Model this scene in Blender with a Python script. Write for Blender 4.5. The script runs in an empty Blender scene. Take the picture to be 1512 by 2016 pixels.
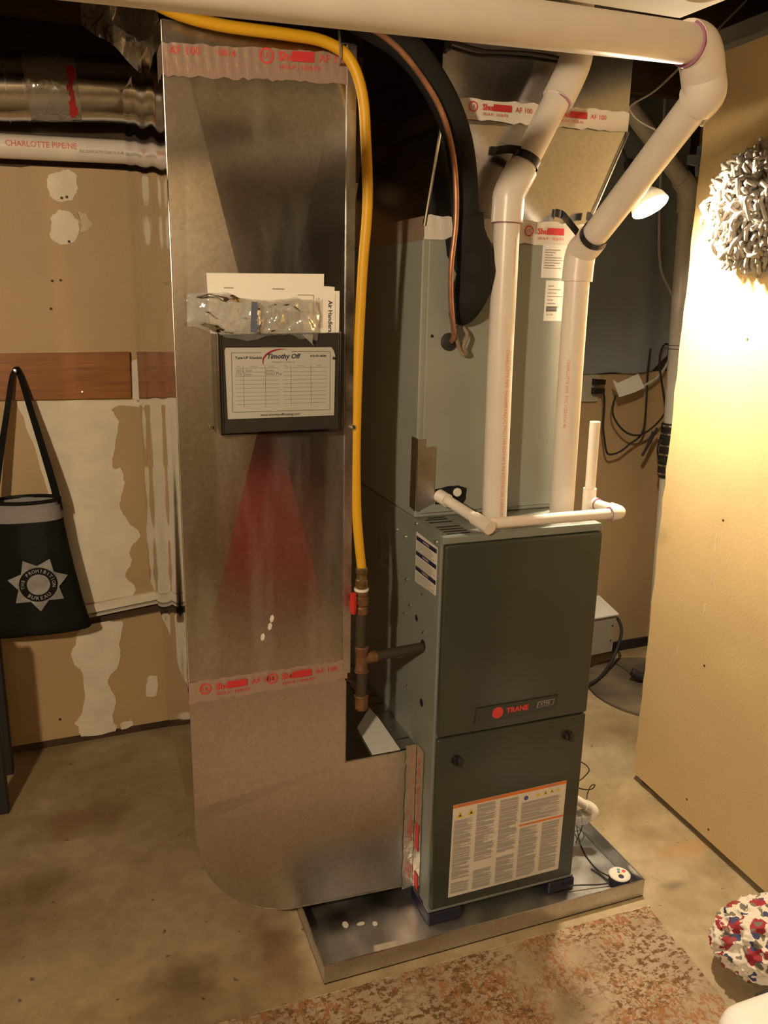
import bpy, bmesh, math, random
from mathutils import Vector, Matrix, noise
R = random.Random(7)
sc = bpy.context.scene
COL = sc.collection

# ------------------------------------------------------------------ camera
cam = bpy.data.cameras.new('camera')
cam.sensor_fit = 'HORIZONTAL'
cam.sensor_width = 36.0
cam.lens = 36.0 * 1610.323 / 1512.0
cam.clip_start = 0.02
co = bpy.data.objects.new('camera', cam)
COL.objects.link(co)
_r = Vector((0.93705162, -0.34861128, 0.02011062))
_u = Vector((0.07015456, 0.24436466, 0.96714231))
_f = Vector((0.34207105, 0.90485142, -0.25343897))
m = Matrix.Identity(4)
for i in range(3):
    m[i][0], m[i][1], m[i][2] = _r[i], _u[i], -_f[i]
m.translation = Vector((-0.76341189, -1.64305785, 1.58529824))
co.matrix_world = m
sc.camera = co

# ------------------------------------------------------------------ world, lights, exposure
w = bpy.data.worlds.new('world')
sc.world = w
w.use_nodes = True
w.node_tree.nodes['Background'].inputs[0].default_value = (1.0, 0.72, 0.42, 1)
w.node_tree.nodes['Background'].inputs[1].default_value = 0.012
sc.view_settings.view_transform = 'Standard'
sc.view_settings.look = 'None'
sc.view_settings.exposure = 0.0
sc.view_settings.gamma = 1.0
sc.view_settings.use_curve_mapping = False
try:
    sc.cycles.blur_glossy = 0.0
except AttributeError:
    pass
WARM = (1.0, 0.765, 0.485)


def area(name, loc, target, size, power, color=WARM):
    l = bpy.data.lights.new(name, 'AREA')
    l.shape = 'DISK'
    l.size = size
    l.energy = power
    l.color = color
    o = bpy.data.objects.new(name, l)
    COL.objects.link(o)
    o.location = loc
    o.rotation_euler = (Vector(target) - Vector(loc)).to_track_quat('-Z', 'Y').to_euler()
    return o


area('ceiling_lamp', (-1.70, -1.78, 2.05), (-0.6, 0.5, 1.35), 0.12, 46)
area('rear_wall_fill', (-1.0, -2.75, 2.28), (-0.55, -3.2, 1.7), 0.25, 16)  # added fill light: brightens the rear wall so the duct front mirrors it

# ------------------------------------------------------------------ materials
MATS = {}


def mat(name, color, rough=0.5, metal=0.0, emit=0.0, noise_amt=0.0, noise_scale=20.0, bump=0.0, bump_scale=60.0,
        coat=0.0, col2=None, spec=None, stretch=None, detail=4.0):
    mt = bpy.data.materials.new(name)
    mt.use_nodes = True
    nt = mt.node_tree
    b = nt.nodes['Principled BSDF']
    c = (*color, 1.0)
    b.inputs['Base Color'].default_value = c
    b.inputs['Roughness'].default_value = rough
    b.inputs['Metallic'].default_value = metal
    if spec is not None:
        b.inputs['Specular IOR Level'].default_value = spec
    if coat:
        b.inputs['Coat Weight'].default_value = coat
    if emit:
        b.inputs['Emission Color'].default_value = c
        b.inputs['Emission Strength'].default_value = emit
    tc = nt.nodes.new('ShaderNodeTexCoord')
    vec = tc.outputs['Object']
    if stretch:
        mp = nt.nodes.new('ShaderNodeMapping')
        mp.inputs['Scale'].default_value = stretch
        nt.links.new(vec, mp.inputs[0])
        vec = mp.outputs[0]
    if noise_amt or col2:
        n = nt.nodes.new('ShaderNodeTexNoise')
        n.inputs['Scale'].default_value = noise_scale
        n.inputs['Detail'].default_value = detail
        nt.links.new(vec, n.inputs['Vector'])
        rp = nt.nodes.new('ShaderNodeValToRGB')
        c2 = col2 if col2 else tuple(max(0, v * (1 - noise_amt)) for v in color)
        c1 = color if col2 else tuple(min(1, v * (1 + noise_amt)) for v in color)
        rp.color_ramp.elements[0].position = 0.35
        rp.color_ramp.elements[1].position = 0.65
        rp.color_ramp.elements[0].color = (*c2, 1)
        rp.color_ramp.elements[1].color = (*c1, 1)
        nt.links.new(n.outputs['Fac'], rp.inputs[0])
        nt.links.new(rp.outputs[0], b.inputs['Base Color'])
    if bump:
        n2 = nt.nodes.new('ShaderNodeTexNoise')
        n2.inputs['Scale'].default_value = bump_scale
        n2.inputs['Detail'].default_value = 3
        nt.links.new(vec, n2.inputs['Vector'])
        bp = nt.nodes.new('ShaderNodeBump')
        bp.inputs['Strength'].default_value = bump
        bp.inputs['Distance'].default_value = 0.01
        nt.links.new(n2.outputs['Fac'], bp.inputs['Height'])
        nt.links.new(bp.outputs[0], b.inputs['Normal'])
    MATS[name] = mt
    return mt


def galv(name, base, r0, r1, scale=9.0, bump=0.0, dust=0.0):
    """galvanised sheet: metal with blotchy roughness and faint spangle"""
    mt = mat(name, base, rough=r0, metal=1.0)
    nt = mt.node_tree
    b = nt.nodes['Principled BSDF']
    tc = nt.nodes.new('ShaderNodeTexCoord')
    n = nt.nodes.new('ShaderNodeTexNoise')
    n.inputs['Scale'].default_value = scale
    n.inputs['Detail'].default_value = 2
    n.inputs['Roughness'].default_value = 0.5
    nt.links.new(tc.outputs['Object'], n.inputs['Vector'])
    mr = nt.nodes.new('ShaderNodeMapRange')
    mr.inputs['From Min'].default_value = 0.3
    mr.inputs['From Max'].default_value = 0.72
    mr.inputs['To Min'].default_value = r0
    mr.inputs['To Max'].default_value = r1
    nt.links.new(n.outputs['Fac'], mr.inputs['Value'])
    nt.links.new(mr.outputs[0], b.inputs['Roughness'])
    v = nt.nodes.new('ShaderNodeTexVoronoi')
    v.inputs['Scale'].default_value = 130
    nt.links.new(tc.outputs['Object'], v.inputs['Vector'])
    mx = nt.nodes.new('ShaderNodeMix')
    mx.data_type = 'RGBA'
    mx.inputs['Factor'].default_value = 0.10
    mx.inputs['A'].default_value = (*base, 1)
    nt.links.new(v.outputs['Color'], mx.inputs['B'])
    bw = nt.nodes.new('ShaderNodeRGBToBW')
    nt.links.new(mx.outputs['Result'], bw.inputs[0])
    nt.links.new(bw.outputs[0], b.inputs['Base Color'])
    if dust:
        # wiped dust and hand smears: thin matt streaks on the sheet
        df = nt.nodes.new('ShaderNodeBsdfDiffuse')
        df.inputs['Color'].default_value = (0.55, 0.52, 0.48, 1)
        mp = nt.nodes.new('ShaderNodeMapping')
        mp.inputs['Rotation'].default_value = (0, 0.16, 0)
        mp.inputs['Scale'].default_value = (16, 16, 2.2)
        nt.links.new(tc.outputs['Object'], mp.inputs[0])
        nd = nt.nodes.new('ShaderNodeTexNoise')
        nd.inputs['Scale'].default_value = 1.0
        nd.inputs['Detail'].default_value = 5
        nt.links.new(mp.outputs[0], nd.inputs['Vector'])
        md = nt.nodes.new('ShaderNodeMapRange')
        md.inputs['From Min'].default_value = 0.50
        md.inputs['From Max'].default_value = 0.72
        md.inputs['To Max'].default_value = dust
        nt.links.new(nd.outputs['Fac'], md.inputs['Value'])
        ms = nt.nodes.new('ShaderNodeMixShader')
        nt.links.new(md.outputs[0], ms.inputs[0])
        nt.links.new(b.outputs[0], ms.inputs[1])
        nt.links.new(df.outputs[0], ms.inputs[2])
        nt.links.new(ms.outputs[0], nt.nodes['Material Output'].inputs[0])
    if bump:
        n2 = nt.nodes.new('ShaderNodeTexNoise')
        n2.inputs['Scale'].default_value = 3.0
        n2.inputs['Detail'].default_value = 1
        nt.links.new(tc.outputs['Object'], n2.inputs['Vector'])
        bp = nt.nodes.new('ShaderNodeBump')
        bp.inputs['Strength'].default_value = bump
        bp.inputs['Distance'].default_value = 0.02
        nt.links.new(n2.outputs['Fac'], bp.inputs['Height'])
        nt.links.new(bp.outputs[0], b.inputs['Normal'])
    return mt


def clear(name, tint=(0.93, 0.93, 0.92), gloss=0.12, rough=0.08, bump=0.0, bscale=40, haze=0.0):
    mt = bpy.data.materials.new(name)
    mt.use_nodes = True
    nt = mt.node_tree
    for n in list(nt.nodes):
        nt.nodes.remove(n)
    out = nt.nodes.new('ShaderNodeOutputMaterial')
    tr = nt.nodes.new('ShaderNodeBsdfTransparent')
    tr.inputs[0].default_value = (*tint, 1)
    gl = nt.nodes.new('ShaderNodeBsdfGlossy')
    gl.inputs['Color'].default_value = (0.9, 0.9, 0.9, 1)
    gl.inputs['Roughness'].default_value = rough
    fr = nt.nodes.new('ShaderNodeLayerWeight')
    fr.inputs['Blend'].default_value = 0.25
    ad = nt.nodes.new('ShaderNodeMath')
    ad.operation = 'ADD'
    ad.use_clamp = True
    ad.inputs[1].default_value = gloss
    nt.links.new(fr.outputs['Fresnel'], ad.inputs[0])
    mx = nt.nodes.new('ShaderNodeMixShader')
    nt.links.new(ad.outputs[0], mx.inputs[0])
    base = tr
    if haze:
        df = nt.nodes.new('ShaderNodeBsdfDiffuse')
        df.inputs['Color'].default_value = (0.75, 0.75, 0.73, 1)
        m2 = nt.nodes.new('ShaderNodeMixShader')
        m2.inputs[0].default_value = haze
        nt.links.new(tr.outputs[0], m2.inputs[1])
        nt.links.new(df.outputs[0], m2.inputs[2])
        base = m2
    nt.links.new(base.outputs[0], mx.inputs[1])
    nt.links.new(gl.outputs[0], mx.inputs[2])
    nt.links.new(mx.outputs[0], out.inputs[0])
    if bump:
        tc = nt.nodes.new('ShaderNodeTexCoord')
        n2 = nt.nodes.new('ShaderNodeTexNoise')
        n2.inputs['Scale'].default_value = bscale
        nt.links.new(tc.outputs['Object'], n2.inputs['Vector'])
        bp = nt.nodes.new('ShaderNodeBump')
        bp.inputs['Strength'].default_value = bump
        bp.inputs['Distance'].default_value = 0.02
        nt.links.new(n2.outputs['Fac'], bp.inputs['Height'])
        nt.links.new(bp.outputs[0], gl.inputs['Normal'])
        nt.links.new(bp.outputs[0], fr.inputs['Normal'])
    MATS[name] = mt
    return mt


GALV = galv('galvanised_front', (0.50, 0.50, 0.49), 0.17, 0.27, 4.0, 0.0, dust=0.11)
GALVS = galv('galvanised_side', (0.62, 0.62, 0.61), 0.04, 0.09, 5.0, 0.02)
GALVD = galv('galvanised_dull', (0.62, 0.63, 0.62), 0.22, 0.38, 14.0)
GALVP = galv('galvanised_pan', (0.62, 0.64, 0.62), 0.30, 0.52, 12.0)
GALVB = galv('galvanised_boot', (0.62, 0.62, 0.60), 0.26, 0.40, 5.0)
GALVL = galv('galvanised_plenum', (0.58, 0.59, 0.58), 0.14, 0.20, 3.0)
GALVR = galv('galvanised_round', (0.62, 0.62, 0.60), 0.14, 0.3, 14.0)
mat('casing_grey', (0.205, 0.225, 0.205), 0.42, noise_amt=0.06, noise_scale=5)
mat('cabinet_grey', (0.27, 0.29, 0.265), 0.40, noise_amt=0.05, noise_scale=4)
mat('door_green', (0.040, 0.049, 0.038), 0.33, noise_amt=0.10, noise_scale=6)
mat('trim_dark', (0.030, 0.036, 0.032), 0.4)
mat('black_plastic', (0.012, 0.012, 0.013), 0.35)
mat('black_rubber', (0.02, 0.02, 0.022), 0.6)
mat('black_void', (0.004, 0.004, 0.004), 0.9)
mat('pvc', (0.74, 0.68, 0.62), 0.32, noise_amt=0.03, noise_scale=12)
mat('pvc_lamp', (0.84, 0.80, 0.72), 0.35)
mat('primer', (0.33, 0.14, 0.24), 0.5)
mat('red_ink', (0.62, 0.05, 0.05), 0.6)
mat('red_block', (0.52, 0.03, 0.035), 0.55)
mat('pvc_ink', (0.68, 0.22, 0.17), 0.6)
mat('dark_ink', (0.03, 0.03, 0.04), 0.6)
mat('grey_ink', (0.30, 0.28, 0.26), 0.6)
mat('navy_ink', (0.02, 0.02, 0.07), 0.5)
mat('orange_ink', (0.72, 0.20, 0.03), 0.5)
mat('yellow_ink', (0.75, 0.55, 0.02), 0.5)
mat('blue_ink', (0.05, 0.08, 0.30), 0.5)
mat('smoke_sheet', (0.075, 0.066, 0.058), 0.25)
mat('stripe_blue', (0.10, 0.115, 0.17), 0.5)
mat('paper', (0.82, 0.79, 0.72), 0.7)
mat('paper_cool', (0.78, 0.78, 0.76), 0.6)
mat('label_white', (0.70, 0.66, 0.60), 0.45)
mat('tape', (0.40, 0.29, 0.24), 0.26, metal=0.35, bump=0.22, bump_scale=38)
mat('foil_tape', (0.66, 0.62, 0.56), 0.24, metal=0.9, bump=0.3, bump_scale=50)
mat('yellow_hose', (0.66, 0.36, 0.012), 0.45)
mat('foam_black', (0.013, 0.014, 0.015), 0.8, spec=0.25, bump=0.3, bump_scale=40)
mat('copper', (0.46, 0.24, 0.15), 0.42, metal=0.7, noise_amt=0.2, noise_scale=30)
mat('iron_tube', (0.24, 0.18, 0.13), 0.5)
mat('brass', (0.26, 0.18, 0.08), 0.38, metal=0.8, noise_amt=0.3, noise_scale=40)
mat('bronze', (0.17, 0.085, 0.040), 0.5, metal=0.3, noise_amt=0.3, noise_scale=40)
mat('iron_pipe', (0.040, 0.030, 0.020), 0.6)
mat('sealant', (0.75, 0.72, 0.66), 0.6)
mat('red_handle', (0.50, 0.03, 0.02), 0.4)
mat('chrome', (0.75, 0.75, 0.73), 0.18, metal=1.0)
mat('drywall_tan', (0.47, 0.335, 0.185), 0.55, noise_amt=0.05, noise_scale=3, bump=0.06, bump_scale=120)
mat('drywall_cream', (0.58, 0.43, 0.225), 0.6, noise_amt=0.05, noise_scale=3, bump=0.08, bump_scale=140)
mat('drywall_edge', (0.62, 0.58, 0.50), 0.8, bump=0.6, bump_scale=90)
mat('compound', (0.74, 0.68, 0.56), 0.7, noise_amt=0.06, noise_scale=14, bump=0.1, bump_scale=30)
mat('compound_thin', (0.60, 0.48, 0.33), 0.65, noise_amt=0.08, noise_scale=14)
mat('board', (0.32, 0.125, 0.035), 0.4, col2=(0.22, 0.08, 0.022), noise_scale=6, stretch=(0.8, 6, 14))
mat('dark_wood', (0.055, 0.032, 0.016), 0.7, noise_amt=0.3, noise_scale=8)
mat('grey_wood', (0.14, 0.135, 0.12), 0.8, noise_amt=0.2, noise_scale=8)
mat('ceiling_cream', (0.80, 0.74, 0.62), 0.7)
mat('room_wall', (0.50, 0.38, 0.24), 0.7)
mat('black_fabric', (0.008, 0.009, 0.009), 0.8, spec=0.15, bump=0.15, bump_scale=300)
mat('mesh_grey', (0.28, 0.27, 0.27), 0.8, bump=0.4, bump_scale=400)
mat('silver_print', (0.27, 0.27, 0.265), 0.45, noise_amt=0.2, noise_scale=25)
mat('rubber_navy', (0.010, 0.012, 0.035), 0.45)
mat('sheet_slate', (0.25, 0.29, 0.315), 0.35, noise_amt=0.06, noise_scale=3, bump=0.25, bump_scale=6)
mat('outlet_ivory', (0.46, 0.42, 0.33), 0.45)
mat('sump_grey', (0.22, 0.175, 0.115), 0.75, col2=(0.050, 0.043, 0.034), noise_scale=3.6, detail=2)
mat('wire_grey', (0.55, 0.53, 0.50), 0.5)
mat('mop_cotton', (0.27, 0.245, 0.215), 0.95, spec=0.1)
mat('white_plastic', (0.86, 0.84, 0.82), 0.3)
mat('grey_enamel', (0.36, 0.33, 0.27), 0.5)
mat('blue_grey', (0.06, 0.08, 0.11), 0.5)
mat('red_fabric', (0.36, 0.045, 0.035), 0.8, noise_amt=0.2, noise_scale=10)
clear('clear_acrylic', (0.93, 0.93, 0.92), 0.05, 0.05)
clear('clear_film', (0.90, 0.90, 0.89), 0.12, 0.10, 0.5, 26, 0.26)
clear('dust_film', (0.88, 0.87, 0.84), 0.22, 0.15, 0.6, 14, 0.24)
clear('clear_pvc', (0.80, 0.80, 0.82), 0.15, 0.1, 0.0, 40, 0.45)


def bulb_mat():
    mt = bpy.data.materials.new('lit_bulb')
    mt.use_nodes = True
    b = mt.node_tree.nodes['Principled BSDF']
    b.inputs['Base Color'].default_value = (0.9, 0.88, 0.82, 1)
    b.inputs['Emission Color'].default_value = (1.0, 0.81, 0.55, 1)
    b.inputs['Emission Strength'].default_value = 3500.0
    MATS['lit_bulb'] = mt


bulb_mat()


def shade_mat():
    mt = bpy.data.materials.new('shade_glass')
    mt.use_nodes = True
    nt = mt.node_tree
    d = nt.nodes.new('ShaderNodeBsdfDiffuse')
    d.inputs[0].default_value = (0.85, 0.84, 0.80, 1)
    t_ = nt.nodes.new('ShaderNodeBsdfTranslucent')
    t_.inputs[0].default_value = (0.8, 0.76, 0.66, 1)
    x = nt.nodes.new('ShaderNodeMixShader')
    x.inputs[0].default_value = 0.10
    nt.links.new(d.outputs[0], x.inputs[1])
    nt.links.new(t_.outputs[0], x.inputs[2])
    nt.links.new(x.outputs[0], nt.nodes['Material Output'].inputs[0])
    MATS['shade_glass'] = mt


shade_mat()


def concrete():
    mt = mat('concrete', (0.36, 0.28, 0.165), 0.62)
    nt = mt.node_tree
    b = nt.nodes['Principled BSDF']
    tc = nt.nodes.new('ShaderNodeTexCoord')

    def nz(scale, detail, rough=0.55, off=0.0):
        n = nt.nodes.new('ShaderNodeTexNoise')
        n.inputs['Scale'].default_value = scale
        n.inputs['Detail'].default_value = detail
        n.inputs['Roughness'].default_value = rough
        n.inputs['Distortion'].default_value = 0.4
        mp = nt.nodes.new('ShaderNodeMapping')
        mp.inputs['Location'].default_value = (off, off * 0.7, 0)
        nt.links.new(tc.outputs['Object'], mp.inputs[0])
        nt.links.new(mp.outputs[0], n.inputs['Vector'])
        return n.outputs['Fac']

    def ramp(fac, stops):
        r = nt.nodes.new('ShaderNodeValToRGB')
        e = r.color_ramp.elements
        e[0].position, e[0].color = stops[0][0], (*stops[0][1], 1)
        e[1].position, e[1].color = stops[1][0], (*stops[1][1], 1)
        for p, c in stops[2:]:
            k = e.new(p)
            k.color = (*c, 1)
        nt.links.new(fac, r.inputs[0])
        return r.outputs[0]

    def mix(f, a, bb, mode='MIX'):
        x = nt.nodes.new('ShaderNodeMix')
        x.data_type = 'RGBA'
        x.blend_type = mode
        if isinstance(f, float):
            x.inputs['Factor'].default_value = f
        else:
            nt.links.new(f, x.inputs['Factor'])
        for s, v in (('A', a), ('B', bb)):
            if isinstance(v, tuple):
                x.inputs[s].default_value = (*v, 1)
            else:
                nt.links.new(v, x.inputs[s])
        return x.outputs['Result']

    base = ramp(nz(2.6, 8), [(0.32, (0.24, 0.175, 0.095)), (0.62, (0.44, 0.355, 0.225)), (0.47, (0.35, 0.27, 0.155))])
    fine = ramp(nz(17, 6, 0.65, 3), [(0.3, (0.62, 0.56, 0.50)), (0.62, (1, 1, 1))])
    c = mix(0.55, base, fine, 'MULTIPLY')
    spots = ramp(nz(38, 2, 0.5, 9), [(0.24, (0.25, 0.2, 0.16)), (0.30, (1, 1, 1))])
    c = mix(0.8, c, spots, 'MULTIPLY')
    # rust-coloured spill marks on the slab, each with its own place
    for (x, y, rad, colr, sx) in ((0.86, 0.02, 0.11, (0.38, 0.22, 0.10), 2.2), (0.80, 0.12, 0.06, (0.22, 0.14, 0.07), 1.5),
                                  (-0.62, 0.02, 0.10, (0.13, 0.085, 0.045), 1.2), (0.72, -0.10, 0.05, (0.13, 0.11, 0.09), 2.0),
                                  (-0.39, 0.02, 0.10, (0.17, 0.095, 0.045), 0.6), (-0.85, 0.75, 0.22, (0.22, 0.13, 0.075), 2.0)):
        mp = nt.nodes.new('ShaderNodeMapping')
        mp.inputs['Location'].default_value = (-x, -y * sx, 0)
        mp.inputs['Scale'].default_value = (1, sx, 1)
        nt.links.new(tc.outputs['Object'], mp.inputs[0])
        wob = nt.nodes.new('ShaderNodeTexNoise')
        wob.inputs['Scale'].default_value = 14
        wob.inputs['Detail'].default_value = 4
        nt.links.new(tc.outputs['Object'], wob.inputs['Vector'])
        ln = nt.nodes.new('ShaderNodeVectorMath')
        ln.operation = 'LENGTH'
        nt.links.new(mp.outputs[0], ln.inputs[0])
        s = nt.nodes.new('ShaderNodeMath')
        s.operation = 'MULTIPLY_ADD'
        nt.links.new(wob.outputs['Fac'], s.inputs[0])
        s.inputs[1].default_value = rad * 1.5
        nt.links.new(ln.outputs['Value'], s.inputs[2])
        mr = nt.nodes.new('ShaderNodeMapRange')
        mr.inputs['From Min'].default_value = rad * 1.75
        mr.inputs['From Max'].default_value = rad * 1.05
        mr.inputs['To Max'].default_value = 0.72
        nt.links.new(s.outputs[0], mr.inputs['Value'])
        c = mix(mr.outputs[0], c, colr)
    nt.links.new(c, b.inputs['Base Color'])
    bp = nt.nodes.new('ShaderNodeBump')
    bp.inputs['Strength'].default_value = 0.12
    bp.inputs['Distance'].default_value = 0.01
    nt.links.new(nz(60, 5, 0.6, 5), bp.inputs['Height'])
    nt.links.new(bp.outputs[0], b.inputs['Normal'])


concrete()


def rug_mat():
    mt = mat('rug_pile', (0.5, 0.4, 0.3), 0.95, spec=0.1)
    nt = mt.node_tree
    b = nt.nodes['Principled BSDF']
    tc = nt.nodes.new('ShaderNodeTexCoord')

    def nz(scale, detail, rough, off, stretch=(1, 1, 1)):
        n = nt.nodes.new('ShaderNodeTexNoise')
        n.inputs['Scale'].default_value = scale
        n.inputs['Detail'].default_value = detail
        n.inputs['Roughness'].default_value = rough
        mp = nt.nodes.new('ShaderNodeMapping')
        mp.inputs['Location'].default_value = (off, off * 0.7, 0)
        mp.inputs['Scale'].default_value = stretch
        nt.links.new(tc.outputs['Object'], mp.inputs[0])
        nt.links.new(mp.outputs[0], n.inputs['Vector'])
        return n.outputs['Fac']

    def step(f, a, bb):
        mr = nt.nodes.new('ShaderNodeMapRange')
        mr.inputs['From Min'].default_value = a
        mr.inputs['From Max'].default_value = bb
        nt.links.new(f, mr.inputs['Value'])
        return mr.outputs[0]

    def mul(a, bb):
        x = nt.nodes.new('ShaderNodeMath')
        x.operation = 'MULTIPLY'
        nt.links.new(a, x.inputs[0])
        nt.links.new(bb, x.inputs[1])
        return x.outputs[0]

    def mix(f, a, bb):
        x = nt.nodes.new('ShaderNodeMix')
        x.data_type = 'RGBA'
        nt.links.new(f, x.inputs['Factor'])
        for s, v in (('A', a), ('B', bb)):
            if isinstance(v, tuple):
                x.inputs[s].default_value = (*v, 1)
            else:
                nt.links.new(v, x.inputs[s])
        return x.outputs['Result']

    speck = step(nz(62, 4, 0.65, 0.0, (1, 1.4, 1)), 0.49, 0.57)
    speck2 = step(nz(74, 4, 0.65, 5.0, (1.7, 0.9, 1)), 0.49, 0.57)
    zone_r = step(nz(5.0, 3, 0.5, 2.3), 0.44, 0.54)
    zone_d = step(nz(4.0, 3, 0.5, 7.7), 0.40, 0.50)
    base = mix(step(nz(8, 4, 0.6, 4), 0.35, 0.65), (0.33, 0.255, 0.175), (0.43, 0.34, 0.245))
    c = mix(mul(speck, zone_d), base, (0.15, 0.085, 0.042))
    c = mix(mul(speck2, zone_r), c, (0.31, 0.145, 0.068))
    nt.links.new(c, b.inputs['Base Color'])
    bp = nt.nodes.new('ShaderNodeBump')
    bp.inputs['Strength'].default_value = 0.5
    bp.inputs['Distance'].default_value = 0.004
    nt.links.new(nz(260, 2, 0.6, 1), bp.inputs['Height'])
    nt.links.new(bp.outputs[0], b.inputs['Normal'])


rug_mat()


def floral_mat():
    mt = mat('floral_cotton', (0.82, 0.74, 0.64), 0.85)
    nt = mt.node_tree
    b = nt.nodes['Principled BSDF']
    tc = nt.nodes.new('ShaderNodeTexCoord')
    prev = (0.68, 0.61, 0.52)
    for scale, off, thr, rnd, col in ((19, 0, 0.40, 0.75, (0.30, 0.022, 0.035)), (26, 3.1, 0.30, 0.7, (0.045, 0.05, 0.13)),
                                      (28, 6.2, 0.34, 0.7, (0.28, 0.05, 0.05)), (34, 9.7, 0.30, 0.7, (0.16, 0.15, 0.11))):
        mp = nt.nodes.new('ShaderNodeMapping')
        mp.inputs['Location'].default_value = (off, off, off)
        nt.links.new(tc.outputs['Object'], mp.inputs[0])
        wn = nt.nodes.new('ShaderNodeTexNoise')
        wn.inputs['Scale'].default_value = 40
        nt.links.new(mp.outputs[0], wn.inputs['Vector'])
        mxv = nt.nodes.new('ShaderNodeVectorMath')
        mxv.operation = 'MULTIPLY_ADD'
        nt.links.new(wn.outputs['Color'], mxv.inputs[0])
        mxv.inputs[1].default_value = (0.035, 0.035, 0.035)
        nt.links.new(mp.outputs[0], mxv.inputs[2])
        v = nt.nodes.new('ShaderNodeTexVoronoi')
        v.inputs['Scale'].default_value = scale
        nt.links.new(mxv.outputs[0], v.inputs['Vector'])
        sep = nt.nodes.new('ShaderNodeSeparateColor')
        nt.links.new(v.outputs['Color'], sep.inputs[0])
        pick = nt.nodes.new('ShaderNodeMath')
        pick.operation = 'LESS_THAN'
        pick.inputs[1].default_value = rnd
        nt.links.new(sep.outputs[0], pick.inputs[0])
        near = nt.nodes.new('ShaderNodeMath')
        near.operation = 'LESS_THAN'
        near.inputs[1].default_value = thr
        nt.links.new(v.outputs['Distance'], near.inputs[0])
        mu = nt.nodes.new('ShaderNodeMath')
        mu.operation = 'MULTIPLY'
        nt.links.new(pick.outputs[0], mu.inputs[0])
        nt.links.new(near.outputs[0], mu.inputs[1])
        x = nt.nodes.new('ShaderNodeMix')
        x.data_type = 'RGBA'
        nt.links.new(mu.outputs[0], x.inputs['Factor'])
        if isinstance(prev, tuple):
            x.inputs['A'].default_value = (*prev, 1)
        else:
            nt.links.new(prev, x.inputs['A'])
        x.inputs['B'].default_value = (*col, 1)
        prev = x.outputs['Result']
    nt.links.new(prev, b.inputs['Base Color'])


floral_mat()

# ------------------------------------------------------------------ geometry helpers


def thing(name, label, cat, loc=(0, 0, 0), group=None):
    o = bpy.data.objects.new(name, None)
    COL.objects.link(o)
    o.location = loc
    o.empty_display_size = 0.05
    o['label'] = label
    o['category'] = cat
    if group:
        o['group'] = group
    return o


def obj(name, bm, m, parent=None, smooth=False, label=None, angle=35):
    """one bmesh (world coordinates) -> one mesh object, parented without moving"""
    bmesh.ops.recalc_face_normals(bm, faces=bm.faces)
    me = bpy.data.meshes.new(name)
    if smooth:
        for f in bm.faces:
            f.smooth = True
        lim = math.radians(angle)
        for e in bm.edges:
            if len(e.link_faces) == 2 and e.calc_face_angle(0) > lim:
                e.smooth = False
    bm.to_mesh(me)
    bm.free()
    me.materials.append(MATS[m] if isinstance(m, str) else m)
    o = bpy.data.objects.new(name, me)
    COL.objects.link(o)
    if parent:
        o.parent = parent
        q, off = parent, Vector((0, 0, 0))
        while q:
            off += q.location
            q = q.parent
        o.location = -off if parent.parent is None else (0, 0, 0)
        if parent.type == 'MESH':
            o.location = (0, 0, 0) if parent.parent else -parent.location
    if label:
        o['label'] = label
    if any(k in name for k in ('lettering', 'print', 'barcode', 'tape_mark', 'ruled', 'symbol', 'triangle', 'hose_clamp', 'cable_tie', 'screw_hole', 'crimp')):
        o['kind'] = 'stuff'
    return o


def tag(o, label, cat, group=None):
    o['label'] = label
    o['category'] = cat
    if group:
        o['group'] = group
    return o


def struct(name, bm, m, **k):
    o = obj(name, bm, m, **k)
    o['kind'] = 'structure'
    return o


def B():
    return bmesh.new()


def hexa(bm, c):
    v = [bm.verts.new(p) for p in c]
    for f in ((0, 1, 2, 3), (7, 6, 5, 4), (0, 4, 5, 1), (1, 5, 6, 2), (2, 6, 7, 3), (3, 7, 4, 0)):
        bm.faces.new([v[i] for i in f])
    return v


def box(bm, x0, x1, y0, y1, z0, z1, bev=0.0, seg=2):
    n = B() if bev else bm
    hexa(n, [(x0, y0, z0), (x1, y0, z0), (x1, y1, z0), (x0, y1, z0), (x0, y0, z1), (x1, y0, z1), (x1, y1, z1), (x0, y1, z1)])
    if bev:
        bmesh.ops.bevel(n, geom=list(n.edges), offset=bev, segments=seg, affect='EDGES', profile=0.5)
        merge(bm, n)
    return bm


def merge(bm, n):
    mp = {}
    for v in n.verts:
        mp[v] = bm.verts.new(v.co)
    for f in n.faces:
        try:
            bm.faces.new([mp[v] for v in f.verts])
        except ValueError:
            pass
    n.free()


def prism(bm, poly, fn0, fn1):
    """polygon (2D) extruded between two mapping functions"""
    a = [bm.verts.new(fn0(*p)) for p in poly]
    b = [bm.verts.new(fn1(*p)) for p in poly]
    n = len(poly)
    bm.faces.new(a)
    bm.faces.new(b[::-1])
    for i in range(n):
        bm.faces.new((a[i], b[i], b[(i + 1) % n], a[(i + 1) % n]))
    return bm


def spline(pts, k=6):
    P = [Vector(p) for p in pts]
    if len(P) < 3:
        return P
    out = []
    for i in range(len(P) - 1):
        p0 = P[max(i - 1, 0)]
        p1, p2 = P[i], P[i + 1]
        p3 = P[min(i + 2, len(P) - 1)]
        for j in range(k):
            t = j / k
            out.append(0.5 * ((2 * p1) + (p2 - p0) * t + (2 * p0 - 5 * p1 + 4 * p2 - p3) * t * t + (3 * p1 - p0 - 3 * p2 + p3) * t ** 3))
    out.append(P[-1])
    return out


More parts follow.
